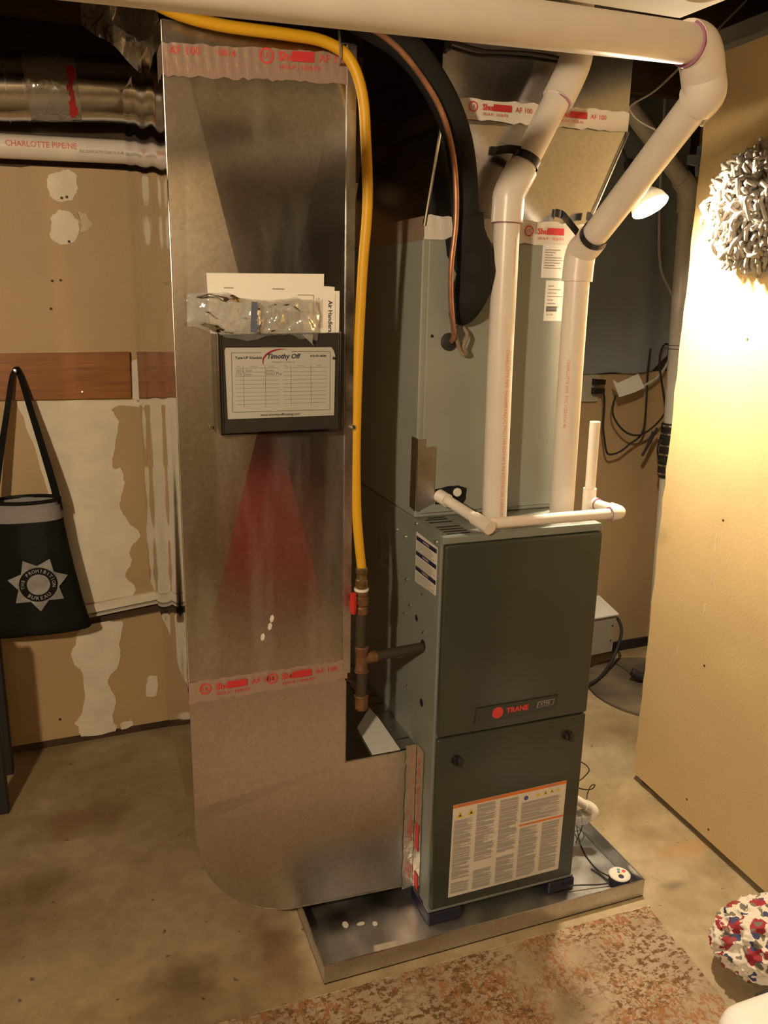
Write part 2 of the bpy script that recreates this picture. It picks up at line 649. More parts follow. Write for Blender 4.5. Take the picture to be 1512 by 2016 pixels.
def tube(bm, pts, r, n=16, cap=True, k=6, sm=True, hollow=0.0):
    P = spline(pts, k) if sm else [Vector(p) for p in pts]
    rr = r if isinstance(r, (list, tuple)) else None
    L = len(P)
    t = (P[1] - P[0]).normalized()
    up = Vector((0, 0, 1)) if abs(t.z) < 0.9 else Vector((0, 1, 0))
    s = t.cross(up).normalized()
    rings = []
    for i in range(L):
        if i < L - 1:
            tn = P[min(i + 1, L - 1)] - P[max(i - 1, 0)]
        else:
            tn = P[i] - P[i - 1]
        tn = tn.normalized()
        s = (s - tn * s.dot(tn)).normalized()
        b = tn.cross(s)
        if rr:
            q = i / (L - 1) * (len(rr) - 1)
            a = int(min(q, len(rr) - 2))
            rad = rr[a] + (rr[a + 1] - rr[a]) * (q - a)
        else:
            rad = r
        rings.append([bm.verts.new(P[i] + (s * math.cos(2 * math.pi * j / n) + b * math.sin(2 * math.pi * j / n)) * rad) for j in range(n)])
    for i in range(L - 1):
        for j in range(n):
            bm.faces.new((rings[i][j], rings[i][(j + 1) % n], rings[i + 1][(j + 1) % n], rings[i + 1][j]))
    if hollow:
        # open far end: an inner wall going back down
        c = P[-1]
        inn = [bm.verts.new(c + (v.co - c) * hollow) for v in rings[-1]]
        d = (P[-2] - P[-1]).normalized() * 0.06
        low = [bm.verts.new(v.co + d) for v in inn]
        for j in range(n):
            bm.faces.new((rings[-1][j], rings[-1][(j + 1) % n], inn[(j + 1) % n], inn[j]))
            bm.faces.new((inn[j], inn[(j + 1) % n], low[(j + 1) % n], low[j]))
        bm.faces.new(low)
        bm.faces.new(rings[0][::-1])
    elif cap:
        bm.faces.new(rings[0][::-1])
        bm.faces.new(rings[-1])
    return bm


def cyl(bm, a, b, r, n=20, r2=None):
    return tube(bm, [a, b], [r, r if r2 is None else r2], n=n, sm=False)


def lathe(bm, prof, origin, axis, n=24):
    """prof: list of (radius, height along axis)"""
    ax = Vector(axis).normalized()
    s = ax.cross(Vector((0, 0, 1)) if abs(ax.z) < 0.9 else Vector((1, 0, 0))).normalized()
    t = ax.cross(s)
    o = Vector(origin)
    rings = []
    for r, h in prof:
        if r < 1e-6:
            rings.append([bm.verts.new(o + ax * h)])
        else:
            rings.append([bm.verts.new(o + ax * h + (s * math.cos(2 * math.pi * j / n) + t * math.sin(2 * math.pi * j / n)) * r) for j in range(n)])
    for a, b in zip(rings, rings[1:]):
        for j in range(n):
            k = (j + 1) % n
            if len(a) == 1 and len(b) == 1:
                continue
            if len(a) == 1:
                bm.faces.new((a[0], b[k], b[j]))
            elif len(b) == 1:
                bm.faces.new((a[j], a[k], b[0]))
            else:
                bm.faces.new((a[j], a[k], b[k], b[j]))
    if len(rings[0]) > 1:
        bm.faces.new(rings[0][::-1])
    if len(rings[-1]) > 1:
        bm.faces.new(rings[-1])
    return bm


def sphere(bm, c, r, n=16, m_=10):
    prof = [(math.sin(math.pi * i / m_) * r, -math.cos(math.pi * i / m_) * r) for i in range(m_ + 1)]
    prof[0] = (0, -r)
    prof[-1] = (0, r)
    return lathe(bm, prof, c, (0, 0, 1), n)


def text(bm, s, size, fn, align='LEFT', bold=0.0, res=2):
    """flat lettering laid onto a surface by fn(u, v)"""
    cu = bpy.data.curves.new('t', 'FONT')
    cu.body = s
    cu.size = size
    cu.align_x = align
    cu.align_y = 'CENTER'
    cu.resolution_u = res
    cu.offset = bold
    o = bpy.data.objects.new('t', cu)
    me = bpy.data.meshes.new_from_object(o)
    vs = [bm.verts.new(fn(v.co.x, v.co.y)) for v in me.vertices]
    for p in me.polygons:
        try:
            bm.faces.new([vs[i] for i in p.vertices])
        except ValueError:
            pass
    bpy.data.objects.remove(o)
    bpy.data.curves.remove(cu)
    bpy.data.meshes.remove(me)
    return bm


def rect(bm, u0, u1, v0, v1, fn):
    bm.faces.new([bm.verts.new(fn(u, v)) for u, v in ((u0, v0), (u1, v0), (u1, v1), (u0, v1))])


def disc(bm, u, v, r, fn, n=20, r_in=0.0, sq=1.0):
    o = [bm.verts.new(fn(u + math.cos(2 * math.pi * i / n) * r * sq, v + math.sin(2 * math.pi * i / n) * r)) for i in range(n)]
    if r_in:
        q = [bm.verts.new(fn(u + math.cos(2 * math.pi * i / n) * r_in * sq, v + math.sin(2 * math.pi * i / n) * r_in)) for i in range(n)]
        for i in range(n):
            bm.faces.new((o[i], o[(i + 1) % n], q[(i + 1) % n], q[i]))
    else:
        bm.faces.new(o)


def front(y):
    return lambda u, v: (u, y, v)


def left(x):           # on a face that looks to -X: u grows towards the viewer
    return lambda u, v: (x, -u, v)


def fin(o):
    """lettering and print: keep its own normals towards the viewer"""
    return o


def BW(x, z, off=0.0):  # back wall, very slightly skewed to the furnace
    return (x, 1.249 + 0.038 * x - off, z)


def bwall(o0, o1):
    return (lambda x, z: BW(x, z, o0)), (lambda x, z: BW(x, z, o1))


def rough_poly(pts, amp=0.006, n=4, seed=0):
    rr = random.Random(seed)
    out = []
    L = len(pts)
    for i in range(L):
        a, b = Vector(pts[i]), Vector(pts[(i + 1) % L])
        for j in range(n):
            p = a.lerp(b, j / n)
            out.append((p.x + rr.uniform(-amp, amp), p.y + rr.uniform(-amp, amp)))
    return out


def soft_poly(pts, amp, seed):
    q = [Vector((p[0], p[1], 0)) for p in pts]
    n = len(q)
    rr_ = random.Random(seed)
    out = []
    for i in range(n):
        p0, p1, p2, p3 = q[i - 1], q[i], q[(i + 1) % n], q[(i + 2) % n]
        for j in range(6):
            t = j / 6
            v = 0.5 * ((2 * p1) + (p2 - p0) * t * 0.8 + (2 * p0 - 5 * p1 + 4 * p2 - p3) * t * t + (3 * p1 - p0 - 3 * p2 + p3) * t ** 3) if (p2 - p1).length < 0.14 else p1.lerp(p2, t)
            out.append((v.x + rr_.uniform(-amp, amp), v.y + rr_.uniform(-amp, amp)))
    return out


# ------------------------------------------------------------------ structure
bm = B()
box(bm, -3.2, 2.2, -4.8, 1.6, -0.08, 0.0)
struct('floor', bm, 'concrete')

# back wall: dark framing wall with drywall panels hung on it
bm = B()
a, b = bwall(-0.013, -0.12)
prism(bm, [(-3.2, 0), (1.78, 0), (1.78, 2.5), (-3.2, 2.5)], a, b)
wall_back = struct('wall_back', bm, 'dark_wood')
up = [(-3.2, 0.520), (-0.50, 0.520), (-0.50, 0.022), (1.2, 0.02), (1.76, 0.04), (1.76, 1.299), (1.60, 1.300), (1.42, 1.293), (1.25, 1.291), (1.15, 1.296),
      (1.15, 1.98), (0.2, 1.971), (-0.566, 1.955), (-0.69, 1.953), (-0.73, 1.951), (-0.80, 1.949), (-0.845, 1.948), (-0.87, 1.942), (-3.2, 1.935)]
bm = B()
prism(bm, up, *bwall(0.0, -0.012))
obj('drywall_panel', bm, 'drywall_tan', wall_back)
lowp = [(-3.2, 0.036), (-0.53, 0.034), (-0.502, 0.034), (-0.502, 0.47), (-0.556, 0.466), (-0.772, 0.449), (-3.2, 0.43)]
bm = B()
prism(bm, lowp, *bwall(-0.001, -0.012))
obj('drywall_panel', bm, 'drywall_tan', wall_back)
for i, (mt, pts) in enumerate((
        ('compound', [(-0.798, 1.925), (-0.753, 1.943), (-0.72, 1.938), (-0.715, 1.895), (-0.73, 1.861), (-0.767, 1.85), (-0.795, 1.863), (-0.804, 1.892)]),
        ('compound', [(-0.8, 1.801), (-0.781, 1.824), (-0.745, 1.826), (-0.722, 1.80), (-0.72, 1.77), (-0.734, 1.737), (-0.769, 1.725), (-0.805, 1.741)]),
        ('compound_thin', [(-0.722, 1.823), (-0.703, 1.821), (-0.679, 1.792), (-0.696, 1.769), (-0.716, 1.765), (-0.712, 1.79)]),
        ('compound', [(-0.945, 1.243), (-0.549, 1.236), (-0.551, 1.21), (-0.654, 1.213), (-0.641, 1.148), (-0.655, 1.08), (-0.666, 1.011), (-0.635, 0.995),
                      (-0.631, 0.955), (-0.646, 0.899), (-0.651, 0.867), (-0.623, 0.81), (-0.588, 0.765), (-0.628, 0.709), (-0.626, 0.662), (-0.647, 0.618),
                      (-0.628, 0.545), (-0.86, 0.531), (-0.85, 0.7), (-0.87, 0.9), (-0.90, 1.08)]),
        ('compound', [(-0.587, 1.36), (-0.548, 1.36), (-0.551, 1.239), (-0.594, 1.239)]),
        ('compound', [(-0.797, 0.447), (-0.669, 0.454), (-0.679, 0.342), (-0.689, 0.284), (-0.729, 0.227), (-0.709, 0.136), (-0.723, 0.068),
                      (-0.714, 0.028), (-0.826, 0.026), (-0.851, 0.082), (-0.818, 0.146), (-0.811, 0.265), (-0.846, 0.348), (-0.825, 0.403)]),
        ('compound', [(-0.593, 0.218), (-0.559, 0.222), (-0.562, 0.149), (-0.601, 0.143)]),
        ('compound', [(-0.696, 0.056), (-0.66, 0.059), (-0.654, 0.037), (-0.694, 0.029)]))):
    bm = B()
    prism(bm, soft_poly(pts, 0.0022, i), *bwall(0.0018, -0.002))
    obj('joint_compound', bm, mt, wall_back)
bm = B()
prism(bm, [(-1.6, 0.492), (-0.783, 0.500), (-0.557, 0.522), (-0.52, 0.524), (-0.52, 0.556), (-0.555, 0.553), (-0.775, 0.531), (-1.6, 0.52)], *bwall(0.014, 0.0))
obj('drywall_ledge', bm, 'compound', wall_back)
bm = B()
prism(bm, [(-1.6, 0.480), (-0.783, 0.487), (-0.557, 0.509), (-0.52, 0.511), (-0.52, 0.517), (-0.557, 0.515), (-0.783, 0.493), (-1.6, 0.486)], *bwall(0.02, 0.0))
obj('drywall_ledge', bm, 'drywall_edge', wall_back)
for x, z in ((-0.764, 1.862), (-0.749, 1.866), (-0.752, 1.735), (-0.81, 1.615), (-0.785, 1.618), (-0.82, 1.53), (-0.90, 0.11)):
    bm = B()
    prism(bm, [(x + 0.0048 * math.cos(t * 1.05), z + 0.0045 * math.sin(t * 1.05)) for t in range(6)], *bwall(0.0026, 0.0))
    obj('nail_hole', bm, 'dark_wood', wall_back)
bm = B()
prism(bm, [(1.22, 0.0), (1.74, 0.0), (1.74, 0.045), (1.22, 0.045)], *bwall(0.012, -0.0005))
struct('baseboard_back', bm, 'black_rubber')
# niche side wall
bm = B()
box(bm, 1.715, 1.80, 0.35, 1.33, 0.0, 2.5)
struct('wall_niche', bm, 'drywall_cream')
# right-hand partition: drywall sheet on a bottom plate
bm = B()


def RW(y):
    return 0.939 + 0.04 * (y - 0.385) * 0.9


pts = []
zz = 0.024
ys = [0.385]
N = 46
edge = []
for i in range(N + 1):
    z = zz + (2.245 - zz) * i / N
    edge.append((0.385 + R.uniform(-0.004, 0.004), z))
poly = edge + [(-1.6, 2.245), (-1.6, zz)]
prism(bm, poly, lambda y, z: (RW(y), y, z), lambda y, z: (RW(y) + 0.013, y, z))
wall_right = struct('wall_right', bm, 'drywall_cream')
bm = B()
box(bm, 0.957, 1.045, -1.6, 0.36, 0.0, 0.04)
obj('bottom_plate', bm, 'dark_wood', wall_right)
bm = B()
box(bm, 0.955, 1.045, 0.24, 0.355, 0.0401, 2.2)
obj('wall_stud', bm, 'dark_wood', wall_right)
for y, z in ((0.111, 1.497), (0.293, 1.857), (0.114, 0.994), (0.114, 0.546), (0.115, 0.093), (0.009, 0.058)):
    bm = B()
    x = RW(y)
    tube(bm, [(x - 0.0006, y, z), (x + 0.002, y, z)], 0.004, n=8, sm=False)
    obj('nail_hole', bm, 'dark_wood', wall_right)
for (y, z, w_, h_) in ((0.13, 0.90, 0.004, 0.05), (0.128, 0.80, 0.003, 0.05), (0.235, 0.525, 0.006, 0.03), (0.14, 0.70, 0.008, 0.03)):
    bm = B()
    prism(bm, rough_poly([(y, z), (y + w_, z), (y + w_, z + h_), (y, z + h_)], 0.002, 4, int(z * 100)),
          lambda q, r_: (RW(q) - 0.0008, q, r_), lambda q, r_: (RW(q) + 0.001, q, r_))
    obj('scuff_mark', bm, 'compound_thin', wall_right)
# top plate of the partition
bm = B()
box(bm, 0.90, 1.06, -1.2, 0.40, 2.245, 2.29, 0.003)
struct('trim_1', bm, 'grey_wood')
# ceiling of joists, and the drywalled bulkhead over the front pipe
bm = B()
box(bm, -3.2, 2.2, -4.8, 1.6, 2.50, 2.56)
ceiling = struct('ceiling', bm, 'grey_wood')
for i, y in enumerate((-3.9, -2.3, -1.5, 0.0, 0.5, 1.0)):
    bm = B()
    box(bm, -3.2, 2.2, y, y + 0.04, 2.30, 2.4995)
    obj('joist', bm, 'dark_wood', ceiling)
bm = B()
prism(bm, [(-3.2, -0.66), (0.312, -0.66), (0.285, -0.30), (-3.2, -0.25)], lambda x, y: (x, y, 2.075), lambda x, y: (x, y, 2.26))
struct('ceiling_bulkhead', bm, 'ceiling_cream')
# the room behind the viewpoint
bm = B()
box(bm, -3.3, -3.2, -4.8, 1.6, 0, 2.5)
struct('wall_left', bm, 'room_wall')
bm = B()
box(bm, -3.2, -0.06, -3.3, -3.2, 0, 2.5)
struct('wall_front', bm, 'room_wall')
bm = B()
box(bm, -3.2, 1.0, -4.9, -4.8, 0, 2.5)
struct('wall_far', bm, 'dark_wood')

# ------------------------------------------------------------------ tape printing


def tape_print(parent, x0, x1, z, h, fn, start=0.0, rep=0.30, row2=True):
    """red tape markings: AF 100, UL ring, Shur[tape] block; second small line"""
    t, k = B(), B()
    u = x0 + start
    while u < x1:
        def put(s, du, sz, dz=0.0, bold=0.0):
            if x0 < u + du < x1 - sz * 0.5 * len(s):
                text(t, s, sz, lambda a, b: fn(u + du + a, z + dz + b), bold=bold)
        if x0 < u + 0.012 < x1 - 0.03:
            disc(t, u + 0.012, z + h * 0.08, h * 0.26, fn, 18, h * 0.20)
            text(t, 'UL', h * 0.26, lambda a, b: fn(u + 0.012 + a, z + h * 0.08 + b), 'CENTER')
        put('Shur', 0.035, h * 0.40, h * 0.08, 0.0006)
        if x0 < u + 0.062 and u + 0.108 < x1:
            rect(k, u + 0.062, u + 0.108, z - h * 0.06, z + h * 0.27, lambda a, b: tuple(Vector(fn(a, b)) + Vector((0, -0.0005, 0))))
        put('AF 100', 0.118, h * 0.36, h * 0.08)
        if row2:
            put('181A-P / 181B-FX', 0.035, h * 0.21, -h * 0.25)
            put('0814', 0.21, h * 0.30, h * 0.08)
        u += rep
    o = obj('tape_lettering', t, 'red_ink', parent)
    if len(k.faces):
        obj('tape_mark', k, 'red_block', parent)
    else:
        k.free()
    return o


def tape_strip(parent, pts_top, pts_bot, name='tape_strip', m='tape', seed=1):
    """crinkled strip between two matching polylines, pushed 1 mm proud"""
    bm = B()
    rr = random.Random(seed)
    A, Bb = [], []
    for a, b in zip(pts_top, pts_bot):
        A.append(bm.verts.new(Vector(a) + Vector((0, 0, rr.uniform(-0.0025, 0.0025)))))
        Bb.append(bm.verts.new(Vector(b) + Vector((0, 0, rr.uniform(-0.003, 0.003)))))
    for i in range(len(A) - 1):
        bm.faces.new((A[i], A[i + 1], Bb[i + 1], Bb[i]))
    return obj(name, bm, m, parent)


# ------------------------------------------------------------------ return air duct with its boot
duct = thing('return_air_duct', 'tall shiny galvanised return air duct standing left of the furnace', 'duct', (-0.38, 0.45, 0.04))
Y0 = 0.095
ZT, ZB = 2.075, 0.70
XL, XR = -0.567, -0.190
XLb, Yb_ = -0.586, 0.95


def front_sheet():
    bm = B()
    apex = (-0.380, 1.39, 0.0085)
    c = {'tl': (-0.530, 2.02), 'tr': (-0.222, 2.02), 'br': (-0.214, 0.71), 'bl': (-0.560, 0.71)}

    def V(x, z, d=0.0):
        return bm.verts.new((x, Y0 - d, z))
    a = V(apex[0], apex[1], apex[2])
    tl, tr, br, bl = (V(*c[k]) for k in ('tl', 'tr', 'br', 'bl'))
    TL, TR, BR, BL = V(XL, ZT, -0.0016), V(XR, ZT, -0.0014), V(XR, ZB, -0.0012), V(XL - 0.003, ZB, -0.0006)
    TL2, TR2, BR2, BL2 = V(-0.530, ZT), V(-0.222, ZT), V(-0.214, ZB), V(-0.560, ZB)
    bm.faces.new((TL2, TR2, tr, tl))
    bm.faces.new((bl, br, BR2, BL2))
    for f in ((tl, tr, a), (tr, br, a), (br, bl, a), (bl, tl, a)):
        bm.faces.new(f)
    for q in ((TL, TL2, tl), (TL, tl, bl), (TL, bl, BL), (bl, BL2, BL), (TR2, TR, tr), (TR, br, tr), (TR, BR, br), (br, BR, BR2)):
        bm.faces.new(q)
    return bm


obj('front_sheet', front_sheet(), GALV, duct)
bm = B()
# left face with a shallow cross break
SY, SZ = 36, 10
grid = []
for i in range(SY + 1):
    row = []
    for j in range(SZ + 1):
        a, c = i / SY, j / SZ
        y = Y0 + (Yb_ - Y0) * a
        z = ZB + (ZT + 0.045 * a - ZB) * c
        x = XL + (XLb - XL) * a - 0.003 * (1 - c) * (1 - a)
        x += 0.0030 * math.sin(2 * math.pi * (y / 0.36 + 0.10 * c)) * min(1, a * 8) * min(1, (1 - a) * 8)
        row.append(bm.verts.new((x, y, z)))
    grid.append(row)
for i in range(SY):
    for j in range(SZ):
        bm.faces.new((grid[i][j], grid[i + 1][j], grid[i + 1][j + 1], grid[i][j + 1]))
obj('side_sheet', bm, GALVS, duct, smooth=True)
bm = B()
hexa(bm, [(XR, Y0, ZB), (XR, Yb_, ZB), (XR + 0.0015, Yb_, ZB), (XR + 0.0015, Y0, ZB), (XR, Y0, ZT), (XR, Yb_, 2.12), (XR + 0.0015, Yb_, 2.12), (XR + 0.0015, Y0, ZT)])
bm2 = B()
hexa(bm, [(XLb, Yb_, ZB), (XR, Yb_, ZB), (XR, Yb_ + 0.0015, ZB), (XLb, Yb_ + 0.0015, ZB), (XLb, Yb_, 2.12), (XR, Yb_, 2.12), (XR, Yb_ + 0.0015, 2.12), (XLb, Yb_ + 0.0015, 2.12)])
bm2.free()
obj('rear_sheet', bm, GALVD, duct)
bm = B()
hexa(bm, [(XL, Y0, ZT), (XR, Y0, ZT), (XR, Yb_, 2.12), (XLb, Yb_, 2.12), (XL, Y0, ZT + 0.002), (XR, Y0, ZT + 0.002), (XR, Yb_, 2.122), (XLb, Yb_, 2.122)])
obj('top_sheet', bm, GALVD, duct)
bm = B()
box(bm, XR - 0.016, XR + 0.004, Y0 - 0.0035, Y0 + 0.001, ZB, ZT, 0.001, 1)
obj('standing_seam', bm, GALVD, duct)
bm = B()
cyl(bm, (XL - 0.001, Y0, ZT), (XL - 0.004, Y0, ZB), 0.0016, 8)
obj('corner_bead', bm, GALVD, duct)
for x, z in ((-0.378, 0.865), (-0.400, 0.822), (-0.383, 0.846)):
    bm = B()
    prism(bm, [(x + 0.005 * math.cos(t_ * 1.05), z + 0.008 * math.sin(t_ * 1.05) + 0.003 * math.cos(t_)) for t_ in range(6)], front(Y0 - 0.0040), front(Y0 + 0.0005))
    obj('paint_fleck', bm, 'label_white', duct)
# boot: elbow under the duct that runs into the furnace side
arc = [(-0.571, 0.36)] + [(-0.571 + 0.262 * (1 - math.cos(t)), 0.34 - 0.281 * math.sin(t)) for t in [math.pi / 2 * i / 12 for i in range(0, 13)]]
boot = [(-0.571, ZB)] + arc + [(-0.001, 0.045), (-0.001, 0.456), (-0.198, 0.456), (-0.198, ZB)]
yb2 = 0.72
bm = B()
fold_l, fold_r = bm.verts.new((-0.571, Y0 - 0.0015, 0.405)), bm.verts.new((-0.198, Y0 - 0.0015, 0.456))
bm.faces.new([bm.verts.new((-0.571, Y0 + 0.0022, ZB)), fold_l, fold_r, bm.verts.new((-0.198, Y0 + 0.0022, ZB))])
bm.faces.new([fold_l] + [bm.verts.new((x, Y0 + 0.001, z)) for x, z in boot[1:-3]] + [bm.verts.new((-0.001, Y0 + 0.001, 0.456)), fold_r])
obj('boot_face', bm, GALVB, duct)
bm = B()
A = [bm.verts.new((x, Y0 + 0.001, z)) for x, z in boot]
A2 = [bm.verts.new((x, yb2, z)) for x, z in boot]
nb = len(boot)
for i in range(nb - 1):
    if boot[i][0] == -0.001 and boot[i + 1][0] == -0.001:
        continue
    bm.faces.new((A[i], A2[i], A2[i + 1], A[i + 1]))
bm.faces.new(A2)
obj('boot_wrap', bm, GALVS, duct)
bm = B()
tube(bm, [(x, Y0, z) for x, z in boot[1:-4]] + [(-0.01, Y0, 0.0455)], 0.0018, n=6, sm=False)
obj('boot_seam', bm, GALVD, duct)
bm = B()
tube(bm, [(-0.004, Y0, 0.4575), (-0.1965, Y0, 0.4575), (-0.1965, Y0, ZB - 0.02)], 0.0018, n=6, sm=False)
obj('boot_seam', bm, GALVD, duct)
# tape round the top of the duct, round the joint with the boot, and down the furnace flange
n = 40
yt = Y0 - 0.0015
xs = [XL - 0.002 + (XR + 0.002 - XL) * i / n for i in range(n + 1)]
tape_strip(duct, [(x, yt - 0.001 * (i % 2), 2.037 + 0.022 * i / n) for i, x in enumerate(xs)], [(x, yt, 1.981 + 0.022 * i / n) for i, x in enumerate(xs)], seed=2)
tape_strip(duct, [(XL - 0.003 - 0.001 * (i % 2) - 0.00002 * i, Y0 + 0.02 * i, 2.037) for i in range(8)], [(XL - 0.003, Y0 + 0.02 * i, 1.985) for i in range(8)], seed=3)
tape_print(duct, XL + 0.004, XR - 0.004, 2.020, 0.056, lambda u, v: (u, yt - 0.0014, v + 0.022 * (u - XL) / 0.377), -0.112, 0.292)
tape_strip(duct, [(x - 0.003, Y0 - 0.0004 - 0.0006 * (i % 2), 0.732 + 0.004 * i / n) for i, x in enumerate(xs)], [(x - 0.004, yt, 0.680 + 0.006 * i / n) for i, x in enumerate(xs)], seed=4)
tape_print(duct, XL, XR - 0.006, 0.708, 0.052, lambda u, v: (u, yt - 0.0022, v + 0.005 * (u - XL) / 0.377), 0.02, 0.155)
tape_strip(duct, [(XL - 0.0075, Y0 - 0.005 + 0.006 * i, 0.729) for i in range(4)], [(XL - 0.0075, Y0 - 0.005 + 0.006 * i, 0.684) for i in range(4)], 'tape_fold', seed=5)
tape_strip(duct, [(-0.004, Y0 - 0.002, 0.47 - 0.43 * i / 30) for i in range(31)], [(-0.03 - 0.004 * R.random(), Y0 - 0.002, 0.47 - 0.43 * i / 30) for i in range(31)], m='foil_tape', seed=6)
tape_strip(duct, [(-0.0025 - 0.001 * (i % 2), Y0 - 0.003, 0.475 - 0.435 * i / 30) for i in range(31)], [(-0.0025, Y0 - 0.048 + 0.004 * R.random(), 0.475 - 0.435 * i / 30) for i in range(31)], m='foil_tape', seed=7)
t = B()
for z in (0.44, 0.36):
    text(t, 'AF 100', 0.018, lambda a, b: (-0.0042, Y0 - 0.022 + b, z - a))
text(t, 'Shur', 0.018, lambda a, b: (-0.0042, Y0 - 0.022 + b, 0.30 - a))
obj('tape_lettering', t, 'red_ink', duct)
t = B()
rect(t, 0.17, 0.25, Y0 - 0.034, Y0 - 0.012, lambda a, b: (-0.0042, b, a))
rect(t, 0.055, 0.10, Y0 - 0.040, Y0 - 0.012, lambda a, b: (-0.0042, b, a))
obj('tape_mark', t, 'red_block', duct)
# tape on top of the boot along the furnace
bm = B()
for i in range(20):
    y = 0.10 + 0.025 * i
    q = [bm.verts.new(p) for p in ((-0.055 + R.uniform(-.006, .006), y, 0.4585), (-0.001, y, 0.4595 + R.uniform(0, .003)), (-0.001, y + 0.025, 0.4595 + R.uniform(0, .003)), (-0.055 + R.uniform(-.006, .006), y + 0.025, 0.4585))]
    bm.faces.new(q)
obj('tape_strip', bm, GALVD, duct)

# ------------------------------------------------------------------ furnace
FW, FD, FB_, FT = 0.435, 0.71, 0.04, 1.056
fur = thing('furnace', 'grey upright gas furnace with dark green doors standing in metal pan', 'furnace', (0.22, 0.35, 0.04))
bm = B()
box(bm, 0, FW, 0, FD, FB_, FT, 0.003, 2)
obj('casing', bm, 'casing_grey', fur)
bm = B()
box(bm, 0.004, FW - 0.004, -0.0185, 0.0, 0.546, 1.037, 0.006, 3)
obj('upper_door', bm, 'door_green', fur, smooth=True)
bm = B()
box(bm, 0.004, FW - 0.004, -0.0165, 0.0, FB_ + 0.006, 0.541, 0.006, 3)
low = obj('lower_door', bm, 'door_green', fur, smooth=True)
bm = B()
box(bm, -0.002, FW + 0.002, -0.014, 0.02, FB_ - 0.001, FB_ + 0.006, 0.001, 1)
obj('front_lip', bm, 'casing_grey', fur)
bm = B()
box(bm, 0.0, FW, -0.009, 0.001, 1.038, FT, 0.002, 1)
obj('front_lip', bm, 'casing_grey', fur)
for x, z in ((0.056, 0.479), (0.377, 0.489)):
    bm = B()
    lathe(bm, [(0.0, 0.0), (0.013, 0.0), (0.0135, 0.006), (0.011, 0.011), (0.0, 0.0125)], (x, -0.0165, z), (0, -1, 0), 20)
    k = obj('latch_knob', bm, 'black_plastic', fur, smooth=True, label='black quarter-turn latch on lower door')
    bm = B()
    box(bm, x - 0.003, x + 0.003, -0.034, -0.027, z - 0.011, z + 0.011, 0.001, 1)
    obj('knob_grip', bm, 'black_plastic', k)
# badge strip
bm = B()
prism(bm, [(0.100, 0.570), (0.332, 0.572), (0.336, 0.612), (0.104, 0.612)], front(-0.0215), front(-0.0175))
bd = obj('badge', bm, 'trim_dark', fur)
bm = B()
disc(bm, 0.163, 0.592, 0.0155, front(-0.0222), 28)
obj('logo_disc', bm, 'red_ink', bd)
bm = B()
text(bm, 'TRANE', 0.0185, lambda a, b: (0.187 + a * 1.08, -0.0222, 0.593 + b), bold=0.0009)
obj('badge_lettering', bm, 'red_ink', bd)
bm = B()
prism(bm, [(0.274, 0.586), (0.322, 0.588), (0.326, 0.604), (0.278, 0.603)], front(-0.0223), front(-0.0210))
obj('model_plate', bm, 'grey_ink', bd)
bm = B()
prism(bm, [(0.277, 0.5875), (0.3205, 0.5895), (0.3235, 0.6025), (0.2795, 0.6015)], front(-0.0228), front(-0.0212))
obj('model_plate', bm, 'trim_dark', bd)
bm = B()
text(bm, 'XT95', 0.0125, lambda a, b: (0.283 + a, -0.0232, 0.5955 + b), bold=0.0003)
obj('badge_lettering', bm, 'silver_print', bd)
# big warning label on the lower door
F = front(-0.0172)
bm = B()
prism(bm, [(0.052, 0.075), (0.384, 0.078), (0.387, 0.353), (0.055, 0.349)], front(-0.0170), front(-0.0163))
wl = obj('warning_label', bm, 'label_white', fur)


def lab(u, v):  # label coordinates 0..1
    x = 0.052 + 0.332 * u + 0.003 * v
    z = 0.075 + 0.274 * v + 0.004 * u
    return (x, -0.0174, z)


bm = B()
rect(bm, 0.0, 1.0, 0.965, 1.0, lab)
rect(bm, 0.592, 1.0, 0.60, 0.622, lab)
obj('label_band', bm, 'orange_ink', wl)
bm = B()
for s, u, v, sz in (('AVERTISSEMENT', 0.04, 0.982, 0.0085), ('WARNING', 0.80, 0.982, 0.0085), ('WARNING', 0.30, 0.982, 0.0085), ('WARNING', 0.64, 0.611, 0.006)):
    text(bm, s, sz, lambda a, b: lab(u + a / 0.332, v + b / 0.274)[0:1] + (-0.0178,) + lab(u + a / 0.332, v + b / 0.274)[2:])
rr = random.Random(3)
rows = []


def para(u0, u1, v0, v1, dv=0.0105):
    v = v1
    while v > v0:
        for _ in range(rr.randint(2, 6)):
            if v <= v0:
                break
            e = u1 - (u1 - u0) * (rr.random() * 0.12 if rr.random() < 0.75 else rr.random() * 0.6)
            rect(bm, u0, e, v - dv * 0.56, v, lambda a, b: (lab(a, b)[0], -0.0178, lab(a, b)[2]))
            v -= dv
        v -= dv * 0.5


para(0.015, 0.175, 0.20, 0.83)
para(0.205, 0.375, 0.33, 0.95)
para(0.405, 0.575, 0.36, 0.94)
para(0.60, 0.97, 0.64, 0.86)
para(0.60, 0.775, 0.03, 0.58)
para(0.805, 0.975, 0.03, 0.58)
para(0.015, 0.175, 0.03, 0.155)
para(0.205, 0.375, 0.03, 0.235)
para(0.405, 0.575, 0.03, 0.315)
o = obj('label_lettering', bm, 'grey_ink', wl)
bm = B()
for u, v, s in ((0.06, 0.885, 0.030), (0.155, 0.890, 0.030), (0.745, 0.915, 0.02), (0.81, 0.915, 0.02), (0.87, 0.92, 0.02), (0.925, 0.92, 0.02)):
    q = [lab(u - s, v - s), lab(u + s, v - s), lab(u, v + s * 1.25)]
    bm.faces.new([bm.verts.new((x, -0.0179, z)) for x, y, z in q])
obj('hazard_triangle', bm, 'yellow_ink', wl)
bm = B()
